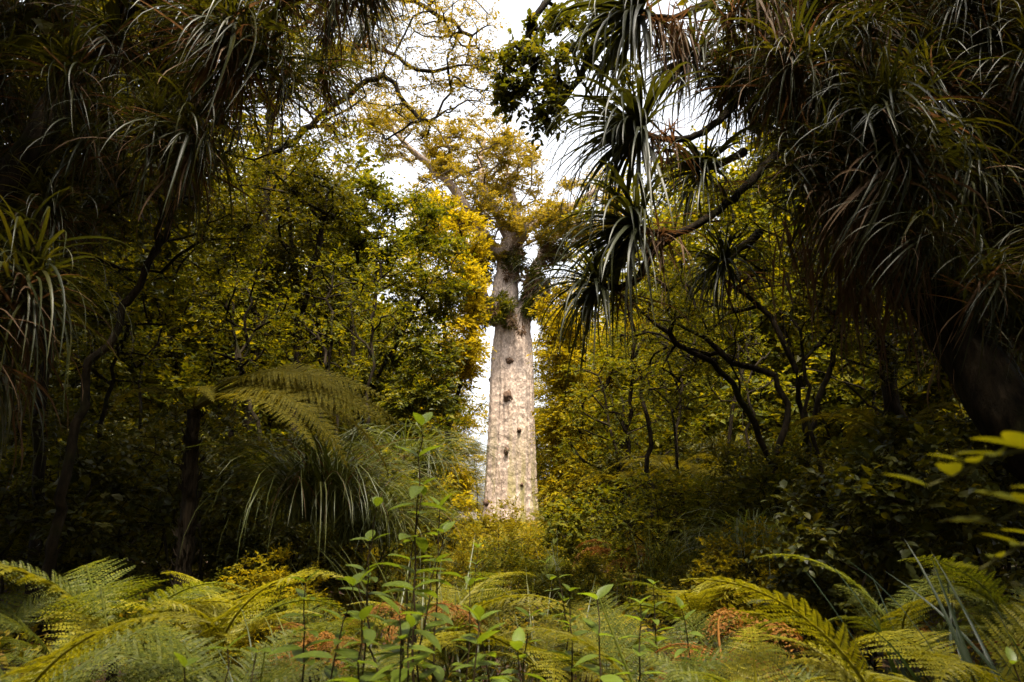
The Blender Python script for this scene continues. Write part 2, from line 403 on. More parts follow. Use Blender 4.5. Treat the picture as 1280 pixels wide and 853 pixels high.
def blob(px, py, rx, ry, D, rd, n, shell=.6):
    """n clump centres in an ellipsoid of foliage standing D metres away"""
    c = at(px, py, D); s = np.linalg.norm(c - np.array((0, 0, CAM_Z))) / FPX * .97
    d = norm(rs.normal(size=(n, 3))); r = rs.uniform(0, 1, n) ** (1 / 3) * (1 - shell) + shell * rs.uniform(.75, 1.0, n)
    return c + d * r[:, None] * np.array((rx * s, rd, ry * s))

def gpt(px, D, dz=-.1):
    p = at(px, 640, D); return np.array((p[0], D, float(ground_z(p[0], D)) + dz))

# ------------------------------------------------------------------ the ground
def build_ground():
    n = 150
    a = np.sign(np.linspace(-1, 1, n)) * np.abs(np.linspace(-1, 1, n)) ** 3
    X, Y = np.meshgrid(a * 900, a * 900 + 20, indexing='ij'); Z = ground_z(X, Y)
    v = np.stack([X, Y, Z], -1).reshape(-1, 3)
    i = np.arange(n - 1)[:, None] * n; j = np.arange(n - 1)[None]
    f = np.stack([i + j, i + n + j, i + n + j + 1, i + j + 1], -1).reshape(-1, 4)
    mb = MB(); mb.add(v, f)
    o = link('ground', mb.mesh('ground', M['ground'])); o['kind'] = 'structure'
build_ground()

# ------------------------------------------------------------------ the giant pale tree
KD = 60.0
def build_kauri():
    c = at(637, 660, KD); bx, by = c[0], KD; bz = -.75
    base = np.array((bx, by, bz))
    root = thing('giant_tree', 'giant tree with massive pale grey trunk, alone in the sunlit clearing', 'tree', base)
    # trunk: fluted, flared at the foot
    H, nz, na = 19.5, 150, 128
    zz = np.linspace(0, H, nz); A = np.arange(na) * 2 * math.pi / na
    Z, T = np.meshgrid(zz, A, indexing='ij')
    r = 2.28 - .030 * Z + .45 * np.exp(-Z / 1.0) + .15 * np.exp(-((Z - 18.2) / 1.5) ** 2) * -1.0
    rr = np.random.RandomState(3)
    r = r + .34 * np.exp(-Z / .9) * np.maximum(0, np.sin(7 * T + .8 * np.sin(2 * T))) ** 2          # root buttresses
    for kx in (3, 5, 7, 11, 17, 26):
        ph = rr.uniform(0, 6.28); sl = rr.uniform(-.12, .12)
        r = r + (.055 if kx < 8 else .03) * np.sin(kx * T + ph + sl * Z * 2 + .7 * np.sin(Z * .5 + ph)) * (1 + .8 * np.exp(-Z / 2.0))
    lump = rr.normal(size=(nz, na))
    for ax in (0, 1, 1): lump = lump + np.roll(lump, 1, ax) + np.roll(lump, -1, ax)
    r = r + .020 * lump / lump.std() + .006 * rr.normal(size=r.shape)
    v = np.stack([r * np.cos(T) + .015 * Z, r * np.sin(T), Z], -1).reshape(-1, 3)
    i = np.arange(nz - 1)[:, None] * na; j = np.arange(na)[None]; j2 = (j + 1) % na
    f = np.stack([i + j, i + j2, i + na + j2, i + na + j], -1).reshape(-1, 4)
    mb = MB(); mb.add(v, f); mb.add(np.vstack([v[-na:], [[.28, 0, H + .2]]]), np.stack([np.arange(na), (np.arange(na) + 1) % na, np.full(na, na)], -1))
    trunk = link('trunk', mb.mesh('trunk', M['kauri_bark']), root)
    # burls and scars on the trunk, as sub-parts
    for px, py, w, h in ((637, 450, 9, 7), (636, 495, 12, 15), (648, 538, 8, 6), (633, 564, 5, 9), (613, 628, 13, 10), (652, 606, 4, 5), (612, 470, 4, 6), (643, 655, 11, 6)):
        p = at(px, py, KD - 2.1) - base; s = (KD - 2.1) / FPX
        a = p[0] - .015 * p[2]; y = -math.sqrt(max(.05, (2.2 - .03 * p[2]) ** 2 - a * a))
        m2 = MB(); nu, nv = 12, 8
        U, V = np.meshgrid(np.arange(nu) * 2 * math.pi / nu, np.linspace(.05, math.pi - .05, nv), indexing='ij')
        q = np.stack([np.cos(U) * np.sin(V), np.cos(V), np.sin(U) * np.sin(V)], -1)
        q = q * (1 + rr.uniform(-.28, .28, q.shape[:2] + (1,)))
        q = q * np.array((w * s * .6, .32, h * s * .6))
        ii = np.arange(nu)[:, None]; jj = np.arange(nv - 1)[None]; i2 = (ii + 1) % nu
        f = np.stack([ii * nv + jj, i2 * nv + jj, i2 * nv + jj + 1, ii * nv + jj + 1], -1).reshape(-1, 4)
        m2.add(q.reshape(-1, 3), f)
        link('burl', m2.mesh('burl', M['burl']), trunk, (p[0], y + .02, p[2]))
    # limbs
    def K(px, py, dd=0): return at(px, py, KD + dd)
    limbs = [([K(630, 408), K(631, 372), K(636, 335, .3), K(640, 306, .5), K(652, 288, .2)], 1.35),
             ([K(640, 312, .4), K(628, 280, 0), K(608, 245, -1), K(600, 205, -1), K(606, 175, 0)], .55),
             ([K(652, 290, .2), K(678, 272, 0), K(708, 262, -1), K(742, 240, -1), K(770, 215, 0)], .50),
             ([K(636, 330, .3), K(600, 290, -2), K(570, 240, -3), K(540, 210, -3), K(512, 185, -4), K(490, 160, -4)], .60),
             ([K(652, 395), K(664, 360, 1), K(672, 330, 2), K(690, 300, 3), K(720, 280, 4)], .80),
             ([K(648, 290), K(642, 250, 2), K(634, 215, 3), K(640, 180, 3)], .5),
             ([K(615, 398), K(604, 370, 1), K(596, 340, 2), K(580, 300, 3)], .6)]
    mb = MB(); nodes = []
    for pts, r0 in limbs:
        pth = smooth_path(pts, .6, .05); tube(mb, pth, np.linspace(r0, r0 * (.72 if r0 > 1 else .30), len(pth)) * rs.uniform(.94, 1.08, len(pth)), 14); nodes.append(pth)
    link('limbs', mb.mesh('limbs', M['kauri_bark'], origin=base), root)
    # crown: flattened tufts of foliage on twisting branches
    C = [blob(600, 200, 68, 46, KD - 1, 5.5, 110, .6), blob(560, 245, 48, 46, KD - 3, 4, 55, .6), blob(640, 220, 42, 50, KD + 1, 5, 60, .6),
         blob(625, 262, 44, 26, KD - 2.5, 3, 34, .6), blob(505, 170, 45, 38, KD - 4, 4, 40), blob(470, 145, 34, 26, KD - 4, 3, 16), blob(735, 262, 58, 42, KD, 5, 90, .4), blob(705, 300, 38, 22, KD + 2, 4, 34),
         blob(612, 312, 16, 18, KD - 1.5, 1.4, 12), blob(660, 285, 32, 24, KD - 3, 2, 26), blob(690, 275, 30, 22, KD - 2, 2.5, 22), blob(590, 330, 14, 30, KD + 1, 1.5, 12), blob(565, 300, 42, 28, KD + 2, 4, 36)]
    C = np.vstack(C)
    tr = [(p[:, :], .3) for p in nodes]
    pos, par, main, tips = skeleton([(p, .3) for p in nodes], C, .9, .10, .25)
    mt, ml, rad = branch_mesh(pos, par, main, .55, .035, 5, 2.3)
    link('branches', ml.mesh('branches', M['bark_pale'], origin=base), root)
    p, d, u, tw = clump_leaves(C, rs.uniform(.8, 1.4, len(C)), 13, 10, None, .28, .05)
    mb = MB(); leaves(mb, RHOMB, p, d + np.array((0, 0, .35)), u, rs.uniform(.16, .32, len(p)), .5)
    link('crown', mb.mesh('crown', M['kauri'], False, origin=base), root)
    return base
KB = build_kauri()

def epiphyte(name, label, px, py, rx, ry, D, n, mat, size, dead=.3):
    """a perched clump: bristling mass of narrow leaves and dead skirts"""
    c = at(px, py, D); s = D / FPX
    root = thing(name, label, 'plant', c, 'plants perched in the fork of the giant trunk')
    for nm, mt, k in (('leaves', mat, int(n * (1 - dead))), ('dead_leaves', M['dead'], int(n * dead))):
        lob = np.clip(rs.normal(0, .55, (9, 3)), -1, 1); ls = rs.uniform(.18, .5, 9); w = rs.randint(0, 9, k)
        d = norm(rs.normal(size=(k, 3)) + np.array((0, -.2, .25 if nm == 'leaves' else -.6)))
        p = c + (lob[w] + d * (ls[w] * rs.uniform(.2, 1.0, k))[:, None] + (0 if nm == 'leaves' else np.array((0, 0, -.25)))) * np.array((rx * s, rx * s * .6, ry * s))
        mb = MB(); leaves(mb, RHOMB, p, d + rs.normal(0, .4, d.shape) + np.array((0, 0, -.35)), rs.normal(size=d.shape), rs.uniform(.6, 1.3, k) * size, .22)
        o = link(nm, mb.mesh(nm, mt, False, origin=c), root); o['kind'] = 'stuff'
epiphyte('perched_plant', 'dark green perching plant in the crotch at the top of the giant trunk', 632, 390, 20, 20, KD - 2.3, 2400, M['broad_mid'], .45)
epiphyte('perched_plant', 'shaggy brown and green perching clump clinging to the leaning limb of the giant tree', 668, 352, 22, 42, KD - 1.0, 3200, M['broad_dark'], .55, .5)
epiphyte('perched_plant', 'blackish perching clump beside the upper limb of the giant tree', 612, 325, 14, 34, KD + .5, 1800, M['broad_dark'], .45, .35)
epiphyte('perched_plant', 'brown ragged perching clump high on the pale upper limb of the giant tree', 646, 322, 15, 22, KD - 1.6, 1500, M['broad_dark'], .45, .5)
epiphyte('perched_plant', 'dark hanging clump outermost on the leaning limb of the giant tree', 690, 312, 16, 22, KD + 1.5, 1500, M['broad_dark'], .5, .5)
epiphyte('perched_plant', 'ragged perching clump on the shaded edge of the giant trunk below its fork', 600, 385, 14, 28, KD - .6, 1500, M['broad_dark'], .45, .5)

# ------------------------------------------------------------------ forest trees (a few kinds, each tree a copy with parts)
def forest_kind(name, H, r, cz, ch, n, mat, size, stems=1, clr=.9, seed=0, n_twig=8, n_leaf=7, flat=.55, width=.5):
    rr = np.random.RandomState(seed); trunks = []
    for s in range(stems):
        a = s * 2.4 + rr.uniform(0, 6); o = np.array((math.cos(a), math.sin(a), 0)) * (.25 * (stems > 1))
        lean = np.array((math.cos(a), math.sin(a), 0)) * (.10 * H if stems > 1 else .04 * H)
        pts = [o + np.array((0, 0, -.3)), o + lean * .3 + np.array((*rr.normal(0, .15, 2), H * .3)), o + lean * .7 + np.array((*rr.normal(0, .25, 2), H * .6)), o + lean + np.array((*rr.normal(0, .3, 2), H * .88))]
        trunks.append((pts, .011 * H))
    d = norm(rr.normal(size=(n, 3))); q = rr.uniform(.45, 1, n)[:, None] ** .6
    lob = 1 + .22 * np.sin(3 * np.arctan2(d[:, 1], d[:, 0]) + seed) + .15 * np.sin(5 * d[:, 2] * 2 + seed * 2)
    C = d * q * lob[:, None] * np.array((r, r, ch)) + np.array((0, 0, cz))
    C = C[C[:, 2] > .6]
    return make_tree(name, '', trunks, C, rr.uniform(.75, 1.25, len(C)) * clr, mat, M['bark'], np.zeros(3), None, .012, .6, .08, n_twig, n_leaf, size, width, RHOMB, flat, .006)

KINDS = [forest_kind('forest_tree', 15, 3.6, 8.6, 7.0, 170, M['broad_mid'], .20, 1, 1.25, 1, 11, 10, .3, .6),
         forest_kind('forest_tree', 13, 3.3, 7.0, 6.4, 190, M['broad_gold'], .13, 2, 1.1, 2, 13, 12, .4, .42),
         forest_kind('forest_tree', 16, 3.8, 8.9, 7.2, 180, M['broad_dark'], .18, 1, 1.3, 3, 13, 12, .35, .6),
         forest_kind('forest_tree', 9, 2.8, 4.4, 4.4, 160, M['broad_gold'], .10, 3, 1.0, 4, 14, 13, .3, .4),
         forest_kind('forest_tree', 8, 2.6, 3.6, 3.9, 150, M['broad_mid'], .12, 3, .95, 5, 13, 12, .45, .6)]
FIRST = [True] * len(KINDS)
KW = ['mid-green', 'golden-leaved', 'dark-leaved', 'low golden bushy', 'low olive bushy']
def forest_tree(k, x, y, s, label, group, rz=None, sz=None):
    loc = (x, y, float(ground_z(x, y))); rz = rs.uniform(0, 6.28) if rz is None else rz
    sc = (s, s, s * (sz or rs.uniform(.92, 1.1)))
    if FIRST[k]:
        FIRST[k] = False; o = KINDS[k]; o.location = loc; o.rotation_euler = (0, 0, rz); o.scale = sc; o['label'] = label; o['group'] = group
    else: dup(KINDS[k], loc, rz, sc, label, group)

def wall(spots, where, group):
    seen = {}
    for k, px, D, s in sorted(spots, key=lambda q: abs(q[1] - 640)):
        p = at(px, 600, D); c = seen[k] = seen.get(k, -1) + 1
        forest_tree(k, p[0], D, s, f'{KW[k]} tree {where}, {nth(c)} such outward', group)
# beside and behind the giant trunk
wall([(1, 528, 82, 2.3), (1, 742, 82, 2.2), (1, 700, 92, 1.7), (3, 560, 74, 1.6), (4, 690, 76, 1.7), (3, 722, 68, 1.8), (4, 520, 70, 1.6), (3, 600, 105, 1.3), (4, 660, 110, 1.2), (3, 640, 120, 1.3)], 'low behind the giant pale trunk', 'trees behind the giant trunk')
wall([(1, 500, 62, 1.25), (0, 455, 66, 1.45), (1, 420, 60, 1.5), (0, 380, 70, 1.8), (1, 330, 62, 1.7), (1, 270, 64, 1.9), (0, 200, 66, 1.9), (1, 130, 62, 1.9), (0, 60, 64, 2.0), (2, -20, 60, 2)], 'in the far forest wall left of the giant trunk', 'far forest trees left of the giant trunk')
wall([(1, 765, 62, 1.3), (0, 815, 64, 1.5), (1, 870, 62, 1.7), (1, 930, 66, 1.9), (0, 990, 62, 1.8), (1, 1050, 64, 1.9), (0, 1120, 66, 1.9), (1, 1200, 62, 1.9), (2, 1290, 62, 2)], 'in the far forest wall right of the giant trunk', 'far forest trees right of the giant trunk')
wall([(1, 478, 36, .95), (3, 515, 40, 1.05), (0, 430, 34, 1.05), (1, 370, 36, 1.2), (0, 290, 32, 1.25), (1, 210, 34, 1.25), (0, 120, 32, 1.3), (2, 30, 32, 1.3), (4, 480, 28, 1.0)], 'in the middle forest left of the clearing', 'middle forest trees left of the clearing')
wall([(3, 772, 42, 1.15), (1, 790, 36, .95), (0, 840, 34, 1.1), (1, 900, 36, 1.2), (0, 980, 32, 1.2), (1, 1070, 34, 1.25), (0, 1160, 32, 1.3), (2, 1260, 32, 1.3), (4, 790, 28, 1.0)], 'in the middle forest right of the clearing', 'middle forest trees right of the clearing')
wall([(0, 330, 22, .95), (4, 395, 20, 1.0), (4, 220, 18, 1.2), (0, 110, 20, 1.0), (2, 10, 17, 1.0), (2, -90, 14, 1.0)], 'in the dark thicket behind the tree fern', 'thicket trees behind the tree fern')
wall([(4, 880, 20, 1.0), (0, 950, 22, .9), (4, 1050, 18, 1.2), (0, 1140, 20, 1.0), (2, 1240, 17, 1.0), (2, 1360, 14, 1.0)], 'in the dark thicket behind the crooked tree', 'thicket trees behind the crooked tree')
# unseen trees added around and behind the viewpoint to shade the foreground
for k, x, y, s in ((2, -9, 3, 1.1), (2, 10, 2, 1.1), (0, -7, -5, 1.1), (2, 6, -6, 1.1), (2, 0, -8, 1.15), (0, -13, -2, 1.2), (2, 14, -3, 1.2), (0, 3, -14, 1.2), (2, -6, -13, 1.2), (0, 12, -12, 1.3), (2, -14, -11, 1.3), (2, -15, 8, 1.2), (2, 16, 8, 1.2)):
    forest_tree(k, x, y, s, f'{KW[k]} unseen tree added around the viewpoint to shade the foreground', 'unseen trees shading the foreground')

# ------------------------------------------------------------------ single trees one can point at
# dark rounded tree left of the gap
g = gpt(448, 15)
make_tree('rounded_tree', 'dense dark green rounded tree with thin twin stems left of the giant trunk',
          [([g, at(446, 560, 15), at(440, 420, 15), at(446, 330, 15), at(452, 270, 15)], .085), ([at(446, 560, 15), at(462, 440, 14.8), at(470, 340, 15), at(480, 280, 15)], .06),
           ([at(444, 520, 15), at(500, 420, 14.6), at(540, 350, 14.6)], .05)],
          np.vstack([blob(485, 275, 80, 48, 15, 1.2, 60), blob(430, 300, 48, 60, 15.3, 1.0, 34), blob(532, 345, 55, 60, 15, 1.2, 55), blob(512, 450, 66, 60, 14.8, 1.0, 55), blob(525, 520, 48, 50, 14.6, 1.0, 34), blob(470, 520, 55, 70, 15.5, 1.0, 30)]),
          .44, M['round'], M['bark'], n_twig=15, n_leaf=11, size=.08, seg=.3, width=.55)
g = gpt(560, 24)
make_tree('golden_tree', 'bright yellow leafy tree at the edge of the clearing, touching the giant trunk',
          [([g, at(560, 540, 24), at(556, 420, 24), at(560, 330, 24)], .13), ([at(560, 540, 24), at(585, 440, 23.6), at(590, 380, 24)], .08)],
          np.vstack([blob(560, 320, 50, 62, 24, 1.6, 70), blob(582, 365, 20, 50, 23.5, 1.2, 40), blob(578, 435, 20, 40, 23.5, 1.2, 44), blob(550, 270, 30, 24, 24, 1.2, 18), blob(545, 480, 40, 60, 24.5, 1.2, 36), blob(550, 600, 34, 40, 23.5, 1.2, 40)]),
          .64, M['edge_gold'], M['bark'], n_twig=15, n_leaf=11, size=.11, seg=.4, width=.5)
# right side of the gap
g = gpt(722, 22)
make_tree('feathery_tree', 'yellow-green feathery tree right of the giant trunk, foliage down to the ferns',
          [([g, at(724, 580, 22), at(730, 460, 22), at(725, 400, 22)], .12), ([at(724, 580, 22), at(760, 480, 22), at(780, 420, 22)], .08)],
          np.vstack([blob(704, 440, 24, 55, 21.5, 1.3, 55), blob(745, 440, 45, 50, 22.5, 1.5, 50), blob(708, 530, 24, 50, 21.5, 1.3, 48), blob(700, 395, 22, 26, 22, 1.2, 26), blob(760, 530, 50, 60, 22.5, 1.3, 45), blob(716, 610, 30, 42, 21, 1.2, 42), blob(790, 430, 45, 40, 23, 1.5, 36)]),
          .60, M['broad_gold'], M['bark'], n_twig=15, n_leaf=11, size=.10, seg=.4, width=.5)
g = gpt(778, 13)
make_tree('slim_tree', 'slim dark tree with a forked stem before the feathery foliage on the right',
          [([g, at(776, 640, 13), at(768, 560, 13), at(758, 510, 13), at(748, 470, 13)], .07), ([at(776, 620, 13), at(786, 540, 13), at(790, 480, 13), at(800, 430, 13)], .05)],
          np.vstack([blob(770, 480, 60, 45, 13, 1.0, 34), blob(800, 440, 50, 40, 13.3, 1.0, 26), blob(745, 545, 45, 45, 13, .9, 22), blob(815, 540, 45, 50, 13.4, .9, 22)]),
          .42, M['broad_mid'], M['bark'], n_twig=7, n_leaf=8, size=.075, seg=.3, width=.5, droop=.3)

# crooked dark multi-stem tree
g = gpt(990, 8.4)
make_tree('crooked_tree', 'crooked black-barked tree with twisting limbs reaching towards the giant trunk',
          [([g, at(982, 690, 8.4), at(968, 590, 8.3), at(925, 500, 8.2), at(890, 452, 8.2), at(845, 432, 8.1), at(822, 405, 8.1), at(790, 380, 8.1), at(760, 352, 8.1)], .072),
           ([at(968, 590, 8.3), at(985, 520, 8.5), at(968, 470, 8.6), at(915, 455, 8.7), at(880, 420, 8.8), at(842, 402, 8.8)], .10),
           ([at(982, 690, 8.4), at(1010, 600, 8.7), at(1000, 500, 8.8), at(985, 430, 8.8), at(950, 380, 9), at(905, 352, 9), at(880, 320, 9)], .11),
           ([at(925, 500, 8.2), at(915, 440, 8.0), at(920, 400, 8.0), at(905, 350, 7.9)], .07),
           ([at(1005, 560, 8.7), at(1035, 470, 8.9), at(1050, 380, 9), at(1045, 300, 9.2)], .08)],
          np.vstack([blob(820, 380, 75, 40, 8.3, .8, 26), blob(900, 330, 75, 45, 8.9, .9, 28), blob(880, 420, 80, 40, 9.2, .8, 22), blob(1020, 330, 70, 60, 9.2, .8, 22), blob(850, 470, 60, 40, 9.4, .6, 14)]),
          .36, M['broad_mid'], M['bark'], n_twig=9, n_leaf=8, size=.045, seg=.18, wig=.075, width=.5, r_tip=.005, twig_r=.003)

# thin overhanging branch at the top, broad leaves against the sky
make_tree('overhanging_tree', 'dark branch with broad leaves hanging into the white sky at the top',
          [([np.array((5.6, 9.6, -.2)), np.array((5.3, 9.6, 4.0)), np.array((4.2, 9.4, 7.4)), at(800, -90, 9.2), at(735, -50, 9), at(690, -5, 9), at(662, 34, 9), at(640, 62, 9), at(608, 78, 9)], .13),
           ([at(662, 34, 9), at(655, 60, 9), at(662, 92, 9), at(650, 120, 9)], .05),
           ([at(735, -50, 9), at(745, 40, 9.2), at(725, 95, 9.2), at(690, 140, 9.2)], .05)],
          np.vstack([blob(665, 100, 42, 42, 9.1, .6, 34), blob(700, 60, 40, 42, 9.3, .6, 30), blob(735, 20, 50, 45, 9.4, .7, 24), blob(695, 150, 26, 26, 9.1, .4, 12), blob(640, 90, 25, 22, 9.0, .4, 8), blob(760, 110, 30, 40, 9.6, .5, 10)]),
          .27, M['overhead'], M['bark'], n_twig=6, n_leaf=8, size=.085, seg=.22, wig=.12, width=.55, tmpl=OVAL, r_tip=.006)

# lacy tree on the left whose twigs cross the sky
g = gpt(300, 17)
make_tree('lacy_tree', 'tall tree with lacy golden leaves and thin black twigs crossing the white sky',
          [([g, at(310, 520, 17), at(330, 300, 17), at(340, 120, 17), at(360, -60, 17)], .16),
           ([at(338, 150, 17), at(400, 70, 17), at(470, 60, 16.5), at(520, 90, 16.5), at(560, 85, 16.5)], .06),
           ([at(335, 200, 17), at(420, 130, 16.8), at(480, 95, 16.4), at(500, 120, 16.4), at(525, 150, 16.4)], .05),
           ([at(345, 60, 17), at(440, -10, 17), at(530, 10, 17), at(590, 45, 17)], .06)],
          np.vstack([blob(520, 60, 85, 62, 16.6, 1.6, 92), blob(440, 120, 60, 60, 16.8, 1.5, 50), blob(590, 110, 40, 40, 16.6, 1.2, 26), blob(440, 30, 70, 50, 17, 1.5, 60), blob(500, 150, 50, 30, 16.5, 1.2, 26), blob(360, 60, 70, 70, 17.3, 1.6, 70), blob(370, 190, 70, 60, 17.2, 1.5, 60), blob(585, 60, 40, 45, 17, 1.2, 26), blob(560, 10, 60, 25, 17, 1.2, 24)]),
          .50, M['kauri'], M['bark'], n_twig=7, n_leaf=8, size=.08, seg=.3, wig=.12, width=.45, r_tip=.008)
g = gpt(360, 12)
make_tree('shade_tree', 'dark small-leaved tree between the strap-leaved mass and the rounded tree',
          [([g, at(366, 560, 12), at(372, 400, 12), at(360, 260, 12), at(350, 150, 12)], .10), ([at(370, 420, 12), at(400, 300, 12), at(410, 220, 12)], .05)],
          np.vstack([blob(350, 260, 75, 70, 12, 1.2, 60), blob(400, 230, 40, 50, 12, 1, 28), blob(300, 330, 70, 60, 12.2, 1.2, 44), blob(370, 370, 60, 60, 12.3, 1, 36)]),
          .44, M['broad_dark'], M['bark'], n_twig=12, n_leaf=10, size=.07, seg=.3, width=.5)
# slender leaning stem on the left
g = gpt(70, 5.2)
make_tree('slender_tree', 'slender black stem leaning past the tree fern at the left',
          [([g, at(82, 600, 5.2), at(112, 480, 5.2), at(160, 380, 5.3), at(215, 270, 5.5), at(250, 170, 5.7)], .045), ([at(160, 380, 5.3), at(190, 330, 5.3), at(200, 250, 5.4)], .02)],
          np.vstack([blob(250, 170, 60, 60, 5.8, .5, 18), blob(200, 260, 60, 40, 5.6, .4, 14)]), .22, M['broad_dark'], M['bark'], n_twig=6, n_leaf=7, size=.05, seg=.15, wig=.1, r_tip=.004)

def pole(label, px, D, top, lean, group):
    g = gpt(px, D); a = at(px + lean * .25 + rs.normal(0, 6), 560, D); b = at(px + lean * .6 + rs.normal(0, 10), (560 + top) / 2, D + .2); c = at(px + lean, top, D + .4)
    fk = at(px + lean * .6 - lean * .7 + rs.normal(0, 20), top + 40, D + .6)
    make_tree('slender_tree', label, [([g, a, b, c], rs.uniform(.028, .05)), ([b, (b + fk) / 2 + rs.normal(0, .08, 3), fk], .03)],
              np.vstack([blob(px + lean, top, 46, 40, D + .4, .5, 16), blob(px + lean * .5, top + 70, 50, 45, D + .4, .5, 14)]), .32, M['broad_mid'], M['bark'], g, group, .004, .2, .12, 7, 7, .06, .5)
for i, (px, D, top, lean) in enumerate(((815, 10, 330, -30), (838, 12, 380, 40), (868, 9.5, 400, -40), (905, 12, 330, 35), (940, 11, 400, -30), (1040, 8.5, 340, -60), (1075, 10, 420, 45), (1120, 9, 400, -40))):
    pole(f'slender dark-stemmed tree in the tangle right of the clearing, {nth(i)} from the clearing', px, D, top, lean, 'slender trees right of the clearing')
for i, (px, D, top, lean) in enumerate(((455, 11, 330, 20), (425, 12, 380, -30), (385, 9.5, 360, 30), (330, 11, 330, -35), (290, 9, 380, 25), (180, 9, 360, -40), (120, 8, 400, 40))):
    pole(f'slender dark-stemmed tree left of the clearing, {nth(i)} from the clearing', px, D, top, lean, 'slender trees left of the clearing')

# ------------------------------------------------------------------ great host trees at both sides, unseen crowns added overhead to darken the near plants
def shade_canopy(x0, x1, y0, y1, z0, z1, n):
    q = np.stack([rs.uniform(x0, x1, n), rs.uniform(y0, y1, n), rs.uniform(z0, z1, n)], -1)
    px, py, f = proj(q)
    return q[((f < 0.5) | (py < -45) | (px < -80) | (px > 1360)) & ((np.abs(q[:, 0] - .1) > 2.7) | (q[:, 1] < -2.2) | (rs.uniform(0, 1, n) < .12))]  # kept out of view, thinned over the middle so sun reaches the ferns
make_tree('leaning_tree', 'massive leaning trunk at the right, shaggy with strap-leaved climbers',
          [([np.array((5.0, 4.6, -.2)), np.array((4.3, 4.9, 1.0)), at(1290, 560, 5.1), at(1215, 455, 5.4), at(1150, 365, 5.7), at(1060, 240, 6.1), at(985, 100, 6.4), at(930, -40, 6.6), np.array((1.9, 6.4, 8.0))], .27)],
          shade_canopy(-1, 9, -3, 10, 6.0, 10.5, 420), .9, M['broad_dark'], M['bark'], n_twig=9, n_leaf=8, size=.18, seg=.35, r_tip=.012, width=.6)
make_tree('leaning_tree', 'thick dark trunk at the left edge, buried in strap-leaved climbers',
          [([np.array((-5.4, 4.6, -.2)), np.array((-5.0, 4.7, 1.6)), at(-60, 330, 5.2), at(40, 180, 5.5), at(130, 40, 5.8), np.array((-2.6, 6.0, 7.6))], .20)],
          shade_canopy(-9, 1, -3, 10, 6.0, 10.5, 400), .9, M['broad_dark'], M['bark'], n_twig=9, n_leaf=8, size=.18, seg=.35, r_tip=.012, width=.6)

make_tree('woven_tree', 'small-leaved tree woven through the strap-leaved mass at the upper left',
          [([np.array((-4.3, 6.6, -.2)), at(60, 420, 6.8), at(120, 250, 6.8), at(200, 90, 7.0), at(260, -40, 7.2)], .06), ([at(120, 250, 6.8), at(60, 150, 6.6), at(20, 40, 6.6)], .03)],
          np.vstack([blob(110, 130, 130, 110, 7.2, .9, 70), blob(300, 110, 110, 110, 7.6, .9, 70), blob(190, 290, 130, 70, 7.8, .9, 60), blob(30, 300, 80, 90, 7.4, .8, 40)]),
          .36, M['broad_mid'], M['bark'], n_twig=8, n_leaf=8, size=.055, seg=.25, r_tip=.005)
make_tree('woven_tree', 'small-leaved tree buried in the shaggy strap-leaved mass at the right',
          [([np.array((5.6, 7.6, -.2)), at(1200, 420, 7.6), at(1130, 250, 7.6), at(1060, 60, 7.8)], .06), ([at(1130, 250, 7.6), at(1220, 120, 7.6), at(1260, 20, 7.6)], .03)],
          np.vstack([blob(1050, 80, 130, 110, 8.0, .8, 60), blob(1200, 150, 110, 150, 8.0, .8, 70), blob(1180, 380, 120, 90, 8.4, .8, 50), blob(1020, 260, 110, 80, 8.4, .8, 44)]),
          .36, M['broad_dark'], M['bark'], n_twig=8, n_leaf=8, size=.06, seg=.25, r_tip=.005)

# ------------------------------------------------------------------ strap-leaved climbers
def strap_mesh(name, mat, e0, bend, w, wave=0.0, n=9, twist=0.0, seed=0):
    """one long keeled leaf of length 1, leaving its base at elevation e0 and arching over"""
    rr = np.random.RandomState(seed); s = np.linspace(0, 1, n + 1)
    e = np.maximum(e0 - bend * s ** 1.25, R(-88)) + wave * np.sin(s * 9 + rr.uniform(0, 6)) * s
    az = twist * s ** 1.5 + wave * 1.2 * np.sin(s * 7 + rr.uniform(0, 6)) * s
    d = np.stack([np.sin(az) * np.cos(e), np.cos(az) * np.cos(e), np.sin(e)], -1)
    p = np.vstack([[0, 0, 0], np.cumsum((d[1:] + d[:-1]) / 2 / n, 0)])
    side = norm(np.cross(d, np.array((0, 0, 1.0)) + 1e-3)); roll = twist * 1.5 * s + wave * 3 * s
    nn = np.cross(side, d); side = side * np.cos(roll)[:, None] + nn * np.sin(roll)[:, None]; nn = np.cross(side, d)
    ww = w * np.minimum(1, 1.25 * (1 - s) ** .55) * (.75 + .35 * np.sin(np.pi * np.minimum(1, s * 1.3 + .2)))
    v = np.stack([p - side * ww[:, None] / 2 + nn * ww[:, None] * .16, p, p + side * ww[:, None] / 2 + nn * ww[:, None] * .16], 1).reshape(-1, 3)
    i = np.arange(n)[:, None] * 3; j = np.arange(2)[None]
    f = np.stack([i + j, i + j + 1, i + j + 4, i + j + 3], -1).reshape(-1, 4)
    mb = MB(); mb.add(v, f)
    return mb.mesh(name, mat), v, f

ELEV = [80, 60, 40, 20, 0, -20, -45]
STRAP = {e: [strap_mesh('leaf', M['strap'], R(e), R(b + (e + 45) * .66), .023, .05, twist=t, seed=e + 100 + i) for i, (b, t) in enumerate(((60, .45), (84, -.5), (40, .15)))] for e in ELEV}
DEAD = [strap_mesh('dead_leaf', M['dead'], R(e), R(55), .026, .22, twist=t, seed=i) for i, (e, t) in enumerate(((0, .5), (-25, -.5), (-40, .2), (15, -.7), (-60, .3)))]
GA = 2.39996

